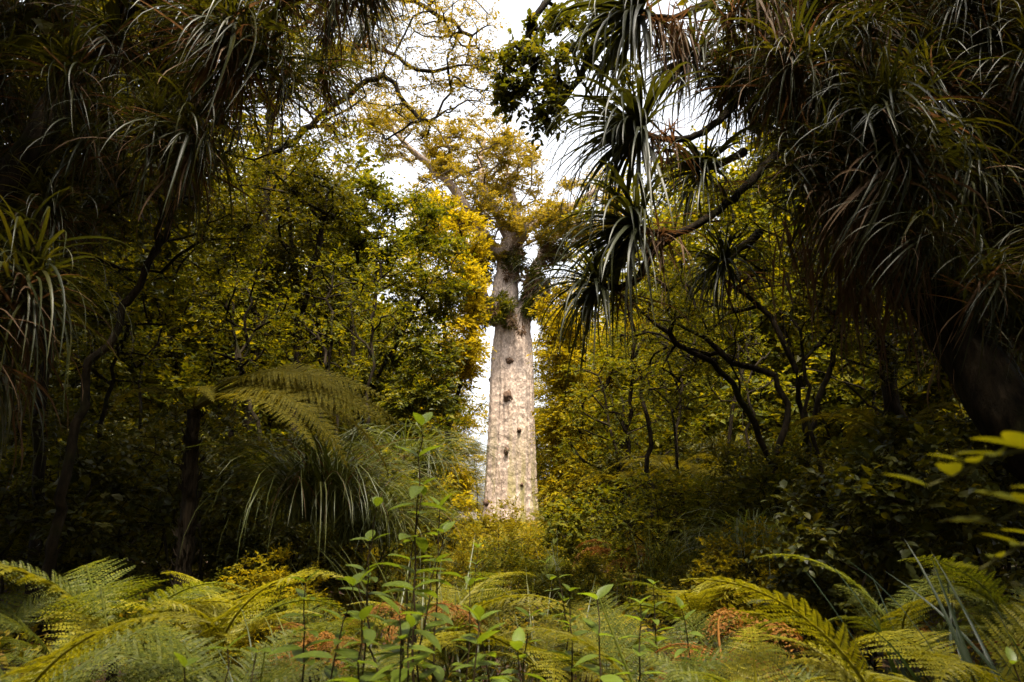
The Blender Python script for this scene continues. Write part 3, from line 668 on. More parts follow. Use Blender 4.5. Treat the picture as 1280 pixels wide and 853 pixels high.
def rosette_dirs(axis, n, lo=12, hi=112):
    axis = norm(np.asarray(axis, float)); a = norm(np.cross(axis, (.3, .9, .2))); b = np.cross(axis, a)
    i = np.arange(n); th = np.radians(lo + (hi - lo) * ((i + .5) / n) ** .75) + rs.normal(0, .22, n); ph = i * GA + rs.normal(0, .5, n)
    return axis * np.cos(th)[:, None] + (a * np.cos(ph)[:, None] + b * np.sin(ph)[:, None]) * np.sin(th)[:, None]

def leaf_choice(d):
    e = math.degrees(math.asin(max(-1, min(1, d[2])))); k = min(ELEV, key=lambda q: abs(q - e))
    return STRAP[k][rs.randint(3)], -math.atan2(d[0], d[1])

def climber(label, pos, axis, n=44, L=.75, n_dead=10, stem=None, group=None, dead_L=.6, hi=92):
    """a rosette of single leaves, with a skirt of dead ones and its woody stem"""
    pos = np.asarray(pos, float); root = thing('strap_leaf_climber', label, 'climber', pos, group)
    for d in rosette_dirs(axis, n, 6, hi):
        d = norm(d - np.array((0, 0, .12))); (me, _, _), az = leaf_choice(d); s = L * rs.uniform(.6, 1.15)
        link('leaf', me, root, tuple(d * .05), (rs.normal(0, .06), rs.normal(0, .06), az), (s * rs.uniform(1.0, 1.5), s, s))
    ax = norm(np.asarray(axis, float))
    for i in range(n_dead):
        me = DEAD[rs.randint(len(DEAD))][0]; s = dead_L * rs.uniform(.6, 1.2)
        link('dead_leaf', me, root, tuple(-ax * rs.uniform(.04, .35) + rs.normal(0, .02, 3)), (0, 0, rs.uniform(0, 6.28)), s)
    if stem is not None:
        pth = smooth_path([pos] + [np.asarray(q) for q in stem], .08, .006); mb = MB()
        tube(mb, pth, np.linspace(.028, .045, len(pth)) * rs.uniform(.92, 1.1, len(pth)), 7)
        link('stem', mb.mesh('stem', M['bark'], origin=pos), root)
    return root

gR = 'strap-leaved climbers standing clear on curved stems'
climber('topmost tuft of strap leaves on its stem against the sky, right of the gap', at(800, 20, 5.6), (-.75, -.1, .25), 150, 1.25, 60, [at(850, 20, 5.7), at(905, -10, 6.2)])
climber('second tuft of strap leaves from the top, dead leaves hanging from its neck', at(800, 165, 5.5), (-.85, -.1, .3), 150, 1.2, 60, [at(850, 175, 5.6), at(900, 150, 5.9), at(960, 80, 6.3)])
climber('third tuft of strap leaves down, on a curved black stem right of the gap', at(797, 285, 5.4), (-.9, 0, .25), 140, 1.12, 50, [at(840, 293, 5.5), at(880, 275, 5.6), at(930, 235, 5.9), at(1000, 160, 6.2)])
climber('lowest tuft of strap leaves, glowing yellow beside the giant trunk', at(747, 357, 5.5), (-.9, 0, .35), 110, .92, 30, [at(775, 360, 5.5), at(800, 345, 5.5), at(815, 315, 5.5), at(840, 295, 5.6)])

climber('bushy tuft of strap leaves behind the topmost one, nearer the shaggy mass', at(868, 75, 6.0), (-.6, -.4, .3), 120, 1.0, 40, [at(910, 60, 6.3)])
climber('tuft of strap leaves between the third tuft and the shaggy mass', at(880, 215, 6.0), (-.6, -.4, .3), 120, .95, 40, [at(930, 190, 6.2)])
climber('dim tuft of strap leaves hanging over the crooked tree', at(905, 330, 6.2), (-.6, -.4, .2), 110, .85, 40, [at(950, 290, 6.3)])

# joined tufts for the deep, dark masses where single leaves cannot be followed
def tuft_mesh(axis, n, n_dead, seed, dead_low=.5):
    g, dd = MB(), MB()
    for d in rosette_dirs(axis, n):
        (_, v, f), az = leaf_choice(d); s = rs.uniform(.45, 1.3); c, sn = math.cos(az), math.sin(az)
        q = v * s; q = np.stack([q[:, 0] * c - q[:, 1] * sn, q[:, 0] * sn + q[:, 1] * c, q[:, 2]], -1) + d * .05 + rs.normal(0, .09, 3)
        g.add(q, f)
    for i in range(n_dead):
        _, v, f = DEAD[rs.randint(len(DEAD))]; s = rs.uniform(.5, 1.1); az = rs.uniform(0, 6.28); c, sn = math.cos(az), math.sin(az)
        q = v * s; q = np.stack([q[:, 0] * c - q[:, 1] * sn, q[:, 0] * sn + q[:, 1] * c, q[:, 2]], -1) + rs.normal(0, .05, 3) - np.array((0, 0, rs.uniform(0, .3)))
        dd.add(q, f)
    return g.mesh('leaves', M['strap']), dd.mesh('dead_leaves', M['dead'])
TUFTS = []
for i in range(11):
    a_ = (rs.uniform(-.9, .9), rs.uniform(-1, -.2), rs.uniform(-.3, .9))
    TUFTS.append(tuft_mesh(a_, rs.randint(95, 150), rs.randint(24, 70), i))

def mass(spots, labeler, group):
    for n_, (px, py, D, s, *ij) in enumerate(spots):
        p = at(px, py, D); t = TUFTS[rs.randint(len(TUFTS))]
        root = thing('strap_leaf_climber', labeler(n_, *ij), 'climber', p, group); root.rotation_euler = (rs.normal(0, .22), rs.normal(0, .22), rs.uniform(-1.2, 1.2)); root.scale = (s * rs.uniform(.8, 1.2), s * rs.uniform(.8, 1.2), s * rs.uniform(.85, 1.2))
        a = link('leaves', t[0], root); b = link('dead_leaves', t[1], root); b['kind'] = 'stuff'; a['kind'] = 'stuff'
def jitter(x0, x1, y0, y1, nx, ny, D0, D1, s0, s1, keep=None):
    out = []
    for i in range(nx):
        for j in range(ny):
            px = x0 + (x1 - x0) * (i + rs.uniform(.1, .9)) / nx; py = y0 + (y1 - y0) * (j + rs.uniform(.1, .9)) / ny
            if keep is None or keep(px, py): out.append((px, py, rs.uniform(D0, D1), rs.uniform(s0, s1), i, j))
    return out
mass(jitter(885, 1350, -60, 430, 11, 10, 4.6, 7.2, .5, .9, lambda x, y: y < 60 + (x - 820) * .95),
     lambda n, i, j: f'strap-leaf tuft in the shaggy right mass, {nth(i)} from the gap, {nth(j)} row down', 'climbers massed on the leaning trunk at the right')
mass(jitter(-80, 480, -80, 340, 11, 9, 4.6, 7.8, .5, .9, lambda x, y: y < 360 - x * .62),
     lambda n, i, j: f'strap-leaf tuft in the tangled upper left mass, {nth(i)} from the edge, {nth(j)} row down', 'climbers massed at the upper left')
mass([(-40, 390, 4.2, .9), (30, 350, 4.6, .85), (-10, 450, 5.2, .9)], lambda n: f'tuft of arching pale strap leaves low at the left edge, {("nearest", "topmost", "lowest")[n]} of three', 'climbers low at the left edge')

# curtains of dead leaves
def curtain(label, px, py, D, n, L, spread):
    p = at(px, py, D); root = thing('dead_leaf_curtain', label, 'dead leaves', p); mb = MB()
    for i in range(n):
        _, v, f = DEAD[rs.choice([1, 2, 4])]; s = L * rs.uniform(.5, 1.15); az = rs.uniform(0, 6.28); c, sn = math.cos(az), math.sin(az)
        q = v * np.array((1, .45, 1.15)) * s; q = np.stack([q[:, 0] * c - q[:, 1] * sn, q[:, 0] * sn + q[:, 1] * c, q[:, 2]], -1) + rs.normal(0, 1, 3) * np.array(spread)
        mb.add(q, f)
    o = link('dead_leaves', mb.mesh('dead_leaves', M['dead']), root); o['kind'] = 'stuff'
curtain('pale curtain of dead strap leaves hanging high in the mass at the right', 970, 20, 5.0, 60, .8, (.12, .1, .2))
curtain('grey-brown curtain of dead strap leaves hanging below the topmost tuft', 845, 40, 5.5, 60, .7, (.12, .1, .15))
curtain('rust-brown curtain of dead strap leaves hanging under the leaning trunk', 1090, 330, 5.4, 120, .9, (.22, .15, .2))
curtain('thin brown curtain of dead strap leaves under the leaning trunk beside the crooked tree', 1010, 290, 5.7, 60, .7, (.2, .15, .2))
curtain('brown curtain of dead strap leaves at the top of the upper left mass', 270, 10, 5.2, 50, .7, (.15, .1, .15))

# ------------------------------------------------------------------ ferns
def frond_mesh(name, mat, pairs=20, hw=.26, e0=62, e1=-22, stipe=.16, kind='lance', seed=0, sweep=.35, npl=12, ragged=0.0, curl=0.0):
    rr = np.random.RandomState(seed); n = 26; s = np.linspace(0, 1, n)
    e = np.radians(e0 + (e1 - e0) * s ** 1.1); bx = .12 * rr.uniform(-1, 1) * s ** 2
    T = np.stack([np.zeros(n), np.cos(e), np.sin(e)], -1); p = np.vstack([[0, 0, 0], np.cumsum((T[1:] + T[:-1]) / 2 / (n - 1), 0)]); p[:, 0] += bx
    mb = MB(); tube(mb, p, .0085 * (1 - .85 * s) + .0012, 4)
    X = np.array((1.0, 0, 0)); P, Dr, U, S, W = [], [], [], [], []
    for i in range(pairs):
        u = (i + .3) / pairs; q = stipe + (1 - stipe) * u * .985; k = q * (n - 1); a = int(k); b = min(a + 1, n - 1); fr = k - a
        c = p[a] * (1 - fr) + p[b] * fr; t = norm(T[a] * (1 - fr) + T[b] * fr); nn = np.cross(X, t)
        prof = (min(1, .35 + u * 2.6) * (1 - u) ** .8 * 1.05) if kind == 'lance' else ((1 - u) ** .95 * min(1, .75 + u * 2))
        ln = hw * prof + .006
        for sd in (-1, 1):
            if rr.uniform() < ragged: continue
            l2 = ln * rr.uniform(.88, 1.08); d0 = norm(sd * X + t * (sweep + .2 * u) + nn * rr.normal(.06, .06))
            m = max(3, int(npl * (ln / hw) ** .6)); w = np.linspace(.06, 1, m)
            droop = -(.16 + curl) * l2 * w ** 2
            cc = c + d0 * (l2 * w)[:, None] + nn * droop[:, None] + rr.normal(0, curl * .02, (m, 3))
            perp = norm(t - d0 * np.dot(t, d0))
            gap = (1 - stipe) / pairs
            pl = gap * (.66 - .50 * w ** 1.3) * min(1, .55 + 2.2 * ln) + .002
            for s2 in (-1, 1):
                P.append(cc); Dr.append(perp * s2 * .9 + d0 * .45 + rr.normal(0, .08 + curl * .3, (m, 3))); U.append(np.repeat((nn + rr.normal(0, .15, 3))[None], m, 0)); S.append(pl * rr.uniform(.85, 1.1, m)); W.append(np.full(m, max(.35, min(.95, .95 * (l2 / m) / max(pl.mean(), .003)))))
            # pinna midrib
            mb.add(np.vstack([c - t * .0022, c + t * .0022, cc[-1]]), np.array([[0, 1, 2]]))
    leaves(mb, RHOMB, np.vstack(P), np.vstack(Dr), np.vstack(U), np.concatenate(S), np.concatenate(W))
    return mb.mesh(name, mat, False)

FR = {'green': [frond_mesh('frond', M['fern'], 17, .27, 66, -28, .18, 'lance', i, .35, 18) for i in range(2)] + [frond_mesh('frond', M['fern'], 14, .34, 58, -40, .22, 'tri', 5, .4, 20), frond_mesh('frond', M['fern'], 18, .25, 52, -20, .15, 'lance', 8, .4, 17)],
      'gold': [frond_mesh('frond', M['fern_gold'], 16, .28, 62, -28, .2, 'lance', 11, .35, 18), frond_mesh('frond', M['fern_gold'], 14, .33, 54, -32, .24, 'tri', 12, .4, 19)],
      'rust': [frond_mesh('dead_frond', M['fern_rust'], 17, .24, 50, -70, .2, 'lance', 21, .3, 11, .15, .5), frond_mesh('dead_frond', M['fern_rust'], 16, .22, 30, -75, .2, 'tri', 22, .3, 11, .2, .6)],
      'tree': [frond_mesh('frond', M['fern_tree'], 30, .20, 58, -50, .26, 'lance', 31, .3, 18), frond_mesh('frond', M['fern_tree'], 30, .21, 46, -56, .24, 'lance', 32, .35, 18), frond_mesh('frond', M['fern_tree'], 28, .19, 30, -52, .22, 'lance', 33, .3, 18)]}

def fern(label, x, y, h, L, n, kind='green', rust=0, group=None, az0=None, spread=6.283, base=None, cat='fern'):
    z = float(ground_z(x, y)) if base is None else base
    root = thing('fern', label, cat, (x, y, z), group)
    if h > .05:
        mb = MB(); pth = np.array([(0, 0, -.15), (.01, 0, h * .5), (0, .01, h)]); tube(mb, pth, (.035, .03, .025), 6)
        link('rootstock', mb.mesh('rootstock', M['fern_trunk']), root)
    a0 = rs.uniform(0, 6.28) if az0 is None else az0
    for i in range(n):
        kk = kind if kind == 'rust' or rs.uniform() > .2 else rs.choice(['gold', 'green', 'gold']); me = FR[kk][rs.randint(len(FR[kk]))]; a = a0 + spread * (i + rs.uniform(-.3, .3)) / n - (spread / 2 if spread < 6 else 0)
        link('frond', me, root, (0, 0, h), (rs.uniform(-.4, .35), rs.uniform(-.4, .4), a), L * rs.uniform(.5, 1.2))
    for i in range(rust):
        link('dead_frond', FR['rust'][rs.randint(2)], root, (0, 0, h * .9), (rs.uniform(-.4, .1), rs.uniform(-.3, .3), rs.uniform(0, 6.28)), L * rs.uniform(.6, .95))
    return root
def fern_at(label, px, D, h, L, n, kind='green', rust=0, **kw):
    p = at(px, 640, D); return fern(label, p[0], D, h, L, n, kind, rust, **kw)

fern_at('large yellow-green fern in the bottom left corner', 40, 2.6, .30, .95, 12, 'green', 0)
fern_at('fern with rusty dead fronds beside the bottom left corner fern', 190, 2.8, .14, .8, 10, 'green', 5)
fern_at('tall fern with arching fronds under the tree fern', 165, 4.0, .28, 1.3, 10, 'green', 0)
fern_at('bright yellow fern before the drooping tussock', 285, 4.3, .25, 1.05, 10, 'gold', 1)
fern_at('broad pale fern spreading across the bottom centre', 560, 2.9, .12, .9, 9, 'green', 0)
fern_at('pale fern in the bottom centre right of the broad one', 690, 2.9, .10, .8, 8, 'green', 1)
fern_at('golden fern lit behind the leafy saplings at the centre', 545, 4.8, .24, 1.1, 10, 'gold', 0)
fern_at('fern with drying orange fronds left of the saplings', 420, 3.6, .2, .9, 9, 'green', 5)
fern_at('fern with russet dead fronds at the foot of the crooked tree', 900, 4.2, .2, 1.0, 10, 'green', 6)
fern_at('fern with curling bright frond right of the small sapling', 860, 5.6, .25, 1.1, 9, 'gold', 1)
fern_at('large yellow fern leaning across the bottom right', 1090, 2.9, .22, .95, 8, 'gold', 1)
fern_at('dull green fern left of the large yellow one at the bottom right', 930, 2.9, .20, .75, 9, 'green', 2)
fern_at('shaded fern in the bottom between the two saplings', 800, 3.4, .25, .8, 8, 'green', 2)
fern_at('shaded fern behind the rusty one at the bottom left', 300, 3.2, .30, .85, 9, 'green', 2)
k = 0
fern_at('withered orange fern hanging before the drooping tussock', 405, 3.7, .55, .62, 8, 'rust')
fern_at('withered russet fern between the two bottom left ferns', 150, 2.55, .28, .7, 9, 'rust')
fern_at('withered red-brown fern beneath the crooked tree', 890, 4.0, .42, .75, 9, 'rust')
fern_at('withered brown fern at the bottom, left of the large yellow fern', 985, 3.0, .28, .7, 8, 'rust')
fern_at('withered orange fern by the foot of the short tree fern', 775, 9, .5, .9, 9, 'rust')
fern_at('small withered fern beside the upright yellowish blades', 520, 4.6, .55, .6, 7, 'rust')
fern_at('yellowish fern at the bottom right among the broad blades', 1190, 3.1, .34, .95, 9, 'gold', 1)
fern_at('dull fern behind the broad blades at the bottom right', 1110, 4.2, .3, 1.0, 9, 'green', 2)
fern_at('fern at the right edge in front of the leaning trunk', 1255, 4.0, .35, .9, 9, 'green', 1)
nf = [0, 0, 0, 0]
for i in range(26):                                                      # ferns through the clearing
    D = 4.5 + 22 * (i / 26) ** 1.4; px = 640 + rs.uniform(-1, 1) * (260 if D < 12 else 170) + (0 if D > 9 else rs.uniform(-150, 150))
    p = at(px, 640, D); q = 2 * (i % 3 == 0) + (px > 640); nf[q] += 1
    fern(f'{nth(nf[q] - 1)} nearest {("green", "golden")[i % 3 == 0]} fern in the clearing, {("left", "right")[px > 640]} of its middle', p[0], D, .10 + .18 * rs.uniform(), rs.uniform(.6, 1.0), 8, 'gold' if i % 3 == 0 else 'green', int(rs.uniform() < .35) * 2, group='ferns down the clearing')
for i in range(22):                                                      # ferns in the shade at the sides
    side = -1 if i % 2 else 1; D = 3.6 + 5.4 * i / 22; px = 640 + side * rs.uniform(280, 640); p = at(px, 640, D)
    fern(f'{nth(i // 2)} nearest fern in the deep shade ' + ('under the tree fern at the left' if side < 0 else 'under the crooked tree at the right'), p[0], D, .12, rs.uniform(.6, .9), 7, 'green', int(rs.uniform() < .4) * 2, group='shaded ferns ' + ('left' if side < 0 else 'right'))

def tree_fern(label, px, D, top_py, r, L, fronds, name='tree_fern', group=None):
    b = gpt(px, D); top = at(px + 4, top_py, D); root = thing(name, label, 'tree fern', b, group)
    pth = smooth_path([b, b + (top - b) * .5 + np.array((.03, 0, 0)), top], .07, .004) - b; mb = MB()
    tube(mb, pth, np.linspace(r * 1.25, r * .85, len(pth)) * rs.uniform(.85, 1.15, len(pth)), 10)
    n = 240; q = rs.uniform(0, 1, n); ii = (q * (len(pth) - 1)).astype(int); a = rs.uniform(0, 6.28, n)    # old frond bases
    o = np.stack([np.cos(a), np.sin(a), np.zeros(n)], -1)
    leaves(mb, RHOMB, pth[ii] + o * r * .8, o * .5 + np.array((0, 0, 1.0)) + rs.normal(0, .2, o.shape), o, rs.uniform(.06, .13, n), .25)
    link('trunk', mb.mesh('trunk', M['fern_trunk']), root)
    tp = pth[-1]
    for az, v, s, tilt, roll in fronds:
        link('frond', FR['tree'][v], root, tuple(tp), Matrix.Rotation(R(az), 3, 'Z') @ Matrix.Rotation(R(roll), 3, 'Y') @ Matrix.Rotation(R(tilt), 3, 'X'), s * L)
    return root
# azimuth: 0 = away from the viewpoint, -90 = towards the right
tree_fern('tree fern with a thick black trunk, fronds fanning towards the giant trunk', 238, 5.6, 512, .062, 1.75,
          [(-92, 0, 1.0, -12, 30), (-78, 1, 1.1, -14, 34), (-108, 1, 1.0, -16, 24), (-60, 0, 1.0, -8, 28), (-122, 2, .85, -8, 10), (-40, 1, .9, 0, 10), (-98, 2, 1.05, -2, 40), (-70, 2, 1.1, 4, 40), (-20, 0, .8, 0, 0), (80, 1, .55, 0, -20), (-150, 2, .5, 5, 10), (-85, 2, 1.0, 10, 35)])
def ring(n): return [(360 * i / n + rs.uniform(-12, 12), rs.randint(3), rs.uniform(.85, 1.1), rs.uniform(-5, 10), rs.uniform(-15, 15)) for i in range(n)]
tree_fern('short tree fern with drooping golden fronds right of the giant trunk', 782, 12.5, 618, .10, 1.5, ring(11))
tree_fern('small tree fern in shade behind the slim forked tree', 838, 11.5, 600, .09, 1.4, ring(10))
tree_fern('young tree fern in the shade left of the drooping tussock', 330, 9.5, 600, .10, 1.4, ring(10))
tree_fern('low tree fern half hidden right of the crooked tree', 1110, 8.0, 560, .10, 1.3, ring(10))
tree_fern('sunlit tree fern close to the foot of the giant trunk', 712, 30, 640, .12, 1.8, ring(11))

# ------------------------------------------------------------------ tussocks and blades
def tussock(label, px, D, n, L, w, mat, e_lo, e_hi, bend, base_dz=0.0, spread=.12, lean=None, name='tussock', dead=0):
    p = at(px, 640, D); p = np.array((p[0], D, float(ground_z(p[0], D)) + base_dz)); root = thing(name, label, 'grass clump', p)
    var = [strap_mesh('b', mat, R(e), R(b), w, .03, 8, t, i) for i, (e, b, t) in enumerate([(rs.uniform(e_lo, e_hi), rs.uniform(*bend), rs.uniform(-.5, .5)) for _ in range(14)])]
    mb, md = MB(), MB()
    for i in range(n + dead):
        _, v, f = var[rs.randint(14)]; s = L * rs.uniform(.55, 1.1); az = rs.uniform(0, 6.28) if lean is None else lean + rs.normal(0, .8); c, sn = math.cos(az), math.sin(az)
        q = v * s; q = np.stack([q[:, 0] * c - q[:, 1] * sn, q[:, 0] * sn + q[:, 1] * c, q[:, 2]], -1) + np.array((*rs.normal(0, spread, 2), 0))
        (mb if i < n else md).add(q, f)
    for m_, nm, mt in ((mb, 'blades', mat), (md, 'dead_blades', M['dead'])):
        if m_.n: o = link(nm, m_.mesh(nm, mt), root); o['kind'] = 'stuff'
    for v in var: bpy.data.meshes.remove(v[0])
    return root
tussock('big tussock of long drooping silvery blades below the rounded tree', 405, 6.4, 620, 1.6, .010, M['grass'], 50, 88, (90, 165), 1.0, .14, dead=60)
tussock('second drooping tussock hugging the big silvery one towards the gap', 462, 7.4, 480, 1.5, .010, M['grass'], 45, 86, (105, 160), .8, .14, dead=30)
tussock('tussock of long blades hanging behind the big silvery one', 510, 11, 400, 1.8, .013, M['grass'], 45, 86, (105, 160), 1.6, .2)
tussock('tussock of drooping blades at the foot of the crooked tree', 945, 7.2, 340, 1.3, .010, M['grass'], 40, 84, (105, 160), .7, .12)
tussock('upright yellowish blades beside the leafy saplings at the centre', 500, 5.0, 60, 1.1, .016, M['grass'], 68, 86, (20, 60), 0, .18)
tussock('stand of upright green reeds right of the small sapling', 830, 7.5, 90, 1.1, .016, M['grass'], 74, 88, (8, 35), 0, .22)
tussock('clump of broad blue-green iris-like blades in the bottom right corner', 1245, 2.9, 36, 1.1, .026, M['iris'], 62, 86, (12, 60), 0, .16)
tussock('clump of broad blades left of the bottom right corner clump', 1140, 3.9, 24, 1.0, .026, M['iris'], 62, 86, (14, 55), 0, .18)
tussock('thin grassy blades between the rusty ferns at the bottom left', 370, 3.2, 60, 1.0, .012, M['grass'], 55, 85, (40, 90), 0, .12)

# ------------------------------------------------------------------ leafy saplings
def oval_leaf(name, mat, seed):
    rr = np.random.RandomState(seed); n = 6; s = np.linspace(0, 1, n + 1); w = .21 * np.sin(np.pi * s ** .8) ** .8 + .004
    z = -.22 * s ** 2 * rr.uniform(.4, 1.4) + .1 * s; lift = .28 * w
    v = np.stack([np.stack([-w, s, z + lift], -1), np.stack([0 * s, s, z], -1), np.stack([w, s, z + lift], -1)], 1).reshape(-1, 3)
    i = np.arange(n)[:, None] * 3; j = np.arange(2)[None]
    f = np.stack([i + j, i + j + 1, i + j + 4, i + j + 3], -1).reshape(-1, 4)
    mb = MB(); mb.add(v, f); return mb.mesh(name, mat)
SL = [oval_leaf('leaf', M['sapling'], i) for i in range(4)]
SLD = [oval_leaf('leaf', M['broad_mid'], i + 9) for i in range(4)]
def sapling(label, px, D, H, pairs, leaf=.11, lean=(0, 0), meshes=SL, group=None, start=.3, base_dz=-.1):
    p = at(px, 640, D); b = np.array((p[0], D, float(ground_z(p[0], D)) + base_dz)); root = thing('leafy_sapling', label, 'sapling', b, group)
    pth = smooth_path([(0, 0, 0), (lean[0] * .3 + rs.normal(0, .03), lean[1] * .3, H * .35), (lean[0] * .7 + rs.normal(0, .03), lean[1] * .7, H * .7), (lean[0], lean[1], H)], .06, .004); mb = MB()
    tube(mb, pth, np.linspace(.007, .0022, len(pth)), 5); link('stem', mb.mesh('stem', M['stem_dark']), root)
    a = rs.uniform(0, 3)
    for i in range(pairs):
        t = start + (1 - start) * (i / max(1, pairs - 1)) ** .85; q = pth[min(len(pth) - 1, int(t * (len(pth) - 1)))]; a += 1.57 + rs.normal(0, .25)
        for h in (0, math.pi):
            s = leaf * rs.uniform(.75, 1.15) * (1.0 if t < .85 else .7)
            link('leaf', meshes[rs.randint(4)], root, tuple(q), (R(rs.uniform(-20, 22) + 25 * (t > .9)), rs.uniform(-.25, .25), a + h), s)
    return root
sapling('tallest leafy sapling, its bright leaves rising before the rounded tree', 512, 2.75, 1.70, 11, .16, (.03, .05))
for i, (px, D, H) in enumerate(((486, 2.9, 1.38), (500, 3.1, 1.5), (530, 3.0, 1.3), (545, 3.3, 1.42), (470, 3.2, 1.25))):
    sapling(f'tall leafy sapling crowding the tallest one, {nth((1, 2, 3, 4, 0)[i])} from the left', px, D, H, 9, .14, (rs.normal(0, .07), rs.normal(0, .05)), group='tall saplings beside the tallest one', start=.35)
sapling('leafy sapling with a rosette of leaves at the tip, right of the bare gap', 745, 2.6, 1.06, 8, .14, (.0, .04), start=.5)
sapling('sapling with twin tips beside the small rosette-tipped one', 778, 2.7, 1.02, 8, .12, (.06, .03), start=.5)
for i, (px, D, H, n) in enumerate(((452, 2.5, 1.06, 8), (490, 2.3, .98, 8), (540, 2.5, 1.08, 8), (580, 2.4, .98, 8), (610, 2.6, 1.0, 8), (430, 2.7, 1.05, 8), (655, 2.5, .92, 7), (385, 2.8, 1.02, 8))):
    sapling(f'thin-stemmed leafy sapling in the row along the bottom, {nth(sorted((452, 490, 540, 580, 610, 430, 655, 385)).index(px))} from its left end', px, D, H, n, .14, (rs.normal(0, .04), rs.normal(0, .04)), group='thin saplings along the bottom', start=.5)
for i, (px, D, H, n) in enumerate(((835, 2.3, .76, 5), (790, 2.4, .72, 5), (270, 2.3, .78, 6), (330, 2.4, .80, 6), (300, 2.6, .8, 6), (880, 2.6, .72, 5), (1250, 2.1, .8, 6), (1190, 2.0, .62, 6))):
    sapling(f'low leafy sprig among the ferns along the bottom edge, {nth(sorted((835, 790, 270, 330, 300, 880, 1250, 1190)).index(px))} from the left', px, D, H, n, .11, (rs.normal(0, .06), rs.normal(0, .05)), group='low sprigs along the bottom edge', start=.4)
# blurred sprays very close at the right edge
def spray(label, p0, p1, n, leaf, meshes=SL):
    p0, p1 = np.asarray(p0), np.asarray(p1); root = thing('leafy_spray', label, 'leafy branch', p0); mb = MB()
    pth = smooth_path([p0, (p0 + p1) / 2 + np.array((0, 0, .03)), p1], .03) - p0; tube(mb, pth, np.linspace(.005, .0016, len(pth)), 6)
    link('stem', mb.mesh('stem', M['stem']), root)
    for i in range(n):
        q = pth[int((.25 + .75 * i / (n - 1)) * (len(pth) - 1))]; az = 1.57 + (.7 if i % 2 else -.7) + rs.normal(0, .2)
        link('leaf', meshes[i % 4], root, tuple(q), (R(rs.uniform(0, 25)), rs.uniform(-.3, .3), az), leaf * rs.uniform(.8, 1.2))
spray('blurred leafy spray reaching in from the right edge, close by', at(1420, 575, .85), at(1160, 608, .9), 11, .056, SLD)
spray('lower blurred leafy spray at the right edge below the other', at(1430, 640, .8), at(1245, 655, .85), 7, .055, SLD)
spray('small blurred leafy spray above the blue-green blades', at(1400, 690, .95), at(1225, 712, 1.0), 7, .05, SLD)
spray('leafy spray with yellow leaflets hanging beside the rounded tree', at(215, 290, 5.5), at(392, 405, 5.3), 18, .085, SLD)

# ------------------------------------------------------------------ shrubs
def shrub(label, px, D, blobs, mat, size, n_twig=7, n_leaf=6, clr=.2, width=.55, group=None):
    g = gpt(px, D); tr = []
    for b in blobs:
        c = at(b[0], b[1], D); tr.append(([g + np.array((*rs.normal(0, .06, 2), 0)), (g + c) / 2 + rs.normal(0, .08, 3), c], .02))
    make_tree('leafy_shrub', label, tr, np.vstack([blob(b[0], b[1], b[2], b[3], D, b[4], b[5]) for b in blobs]), clr, mat, M['bark'], g, group, .003, .12, .1, n_twig, n_leaf, size, width, OVAL, .7, .002, 'shrub')
shrub('dark glossy shrub filling the shade right of the crooked tree', 1080, 5.2, [(1060, 640, 70, 60, .5, 36), (1130, 600, 70, 60, .5, 34), (1010, 720, 50, 45, .4, 22), (1160, 690, 60, 50, .5, 28)], M['broad_dark'], .065)
shrub('dark shrub at the right edge under the leaning trunk', 1230, 5.6, [(1220, 600, 60, 60, .5, 30), (1270, 540, 60, 60, .5, 28), (1230, 690, 60, 50, .5, 26)], M['broad_dark'], .06)
shrub('small-leaved shrub under the slim forked tree', 745, 10, [(740, 650, 45, 40, .6, 26), (700, 660, 30, 30, .5, 18)], M['broad_mid'], .07)
shrub('golden shrub before the foot of the giant trunk, on its left', 560, 14, [(555, 640, 34, 45, .8, 34), (535, 600, 30, 40, .7, 24), (575, 668, 26, 20, .6, 16)], M['broad_gold'], .08, clr=.32)
shrub('shaded shrub at the foot of the tree fern', 270, 6.4, [(250, 620, 50, 50, .5, 22), (190, 600, 60, 60, .5, 22)], M['broad_dark'], .06)
shrub('dark shrub at the left edge below the arching strap leaves', 60, 6.0, [(40, 580, 60, 60, .5, 24), (110, 620, 50, 50, .5, 20), (20, 660, 50, 40, .4, 18)], M['broad_dark'], .06)

def bush_kind(H, r, n, mat, size, seed):
    rr = np.random.RandomState(seed); d = norm(rr.normal(size=(n, 3))); q = rr.uniform(.3, 1, n)[:, None] ** .6
    C = d * q * np.array((r, r, H * .5)) + np.array((0, 0, H * .5)); C = C[C[:, 2] > .1]
    tr = [([(0, 0, -.1), (.1 * rr.normal(), .1 * rr.normal(), H * .3), (.3 * rr.normal() * r, .3 * rr.normal() * r, H * .8)], .012 * H) for _ in range(4)]
    return make_tree('understorey_bush', '', tr, C, .3 * r, mat, M['bark'], np.zeros(3), None, .005, .25, .1, 9, 9, size, .5, RHOMB, .7, .003, 'bush')
BUSH = [bush_kind(2.6, 1.3, 90, M['broad_dark'], .075, 1), bush_kind(2.2, 1.2, 90, M['broad_mid'], .07, 2), bush_kind(3.4, 1.7, 110, M['broad_mid'], .10, 3), bush_kind(3.6, 1.8, 110, M['broad_gold'], .11, 4)]
BW = ['dark glossy', 'olive small-leaved', 'tall olive', 'golden-leaved']; BFIRST = [True] * 4
def bush(k, px, D, s, where, group):
    p = at(px, 640, D); loc = (p[0], D, float(ground_z(p[0], D))); lab = f'{BW[k]} bush {where}'
    if BFIRST[k]: BFIRST[k] = False; o = BUSH[k]; o.location = loc; o.scale = (s,) * 3; o['label'] = lab; o['group'] = group
    else: dup(BUSH[k], loc, rs.uniform(0, 6.28), s, lab, group)
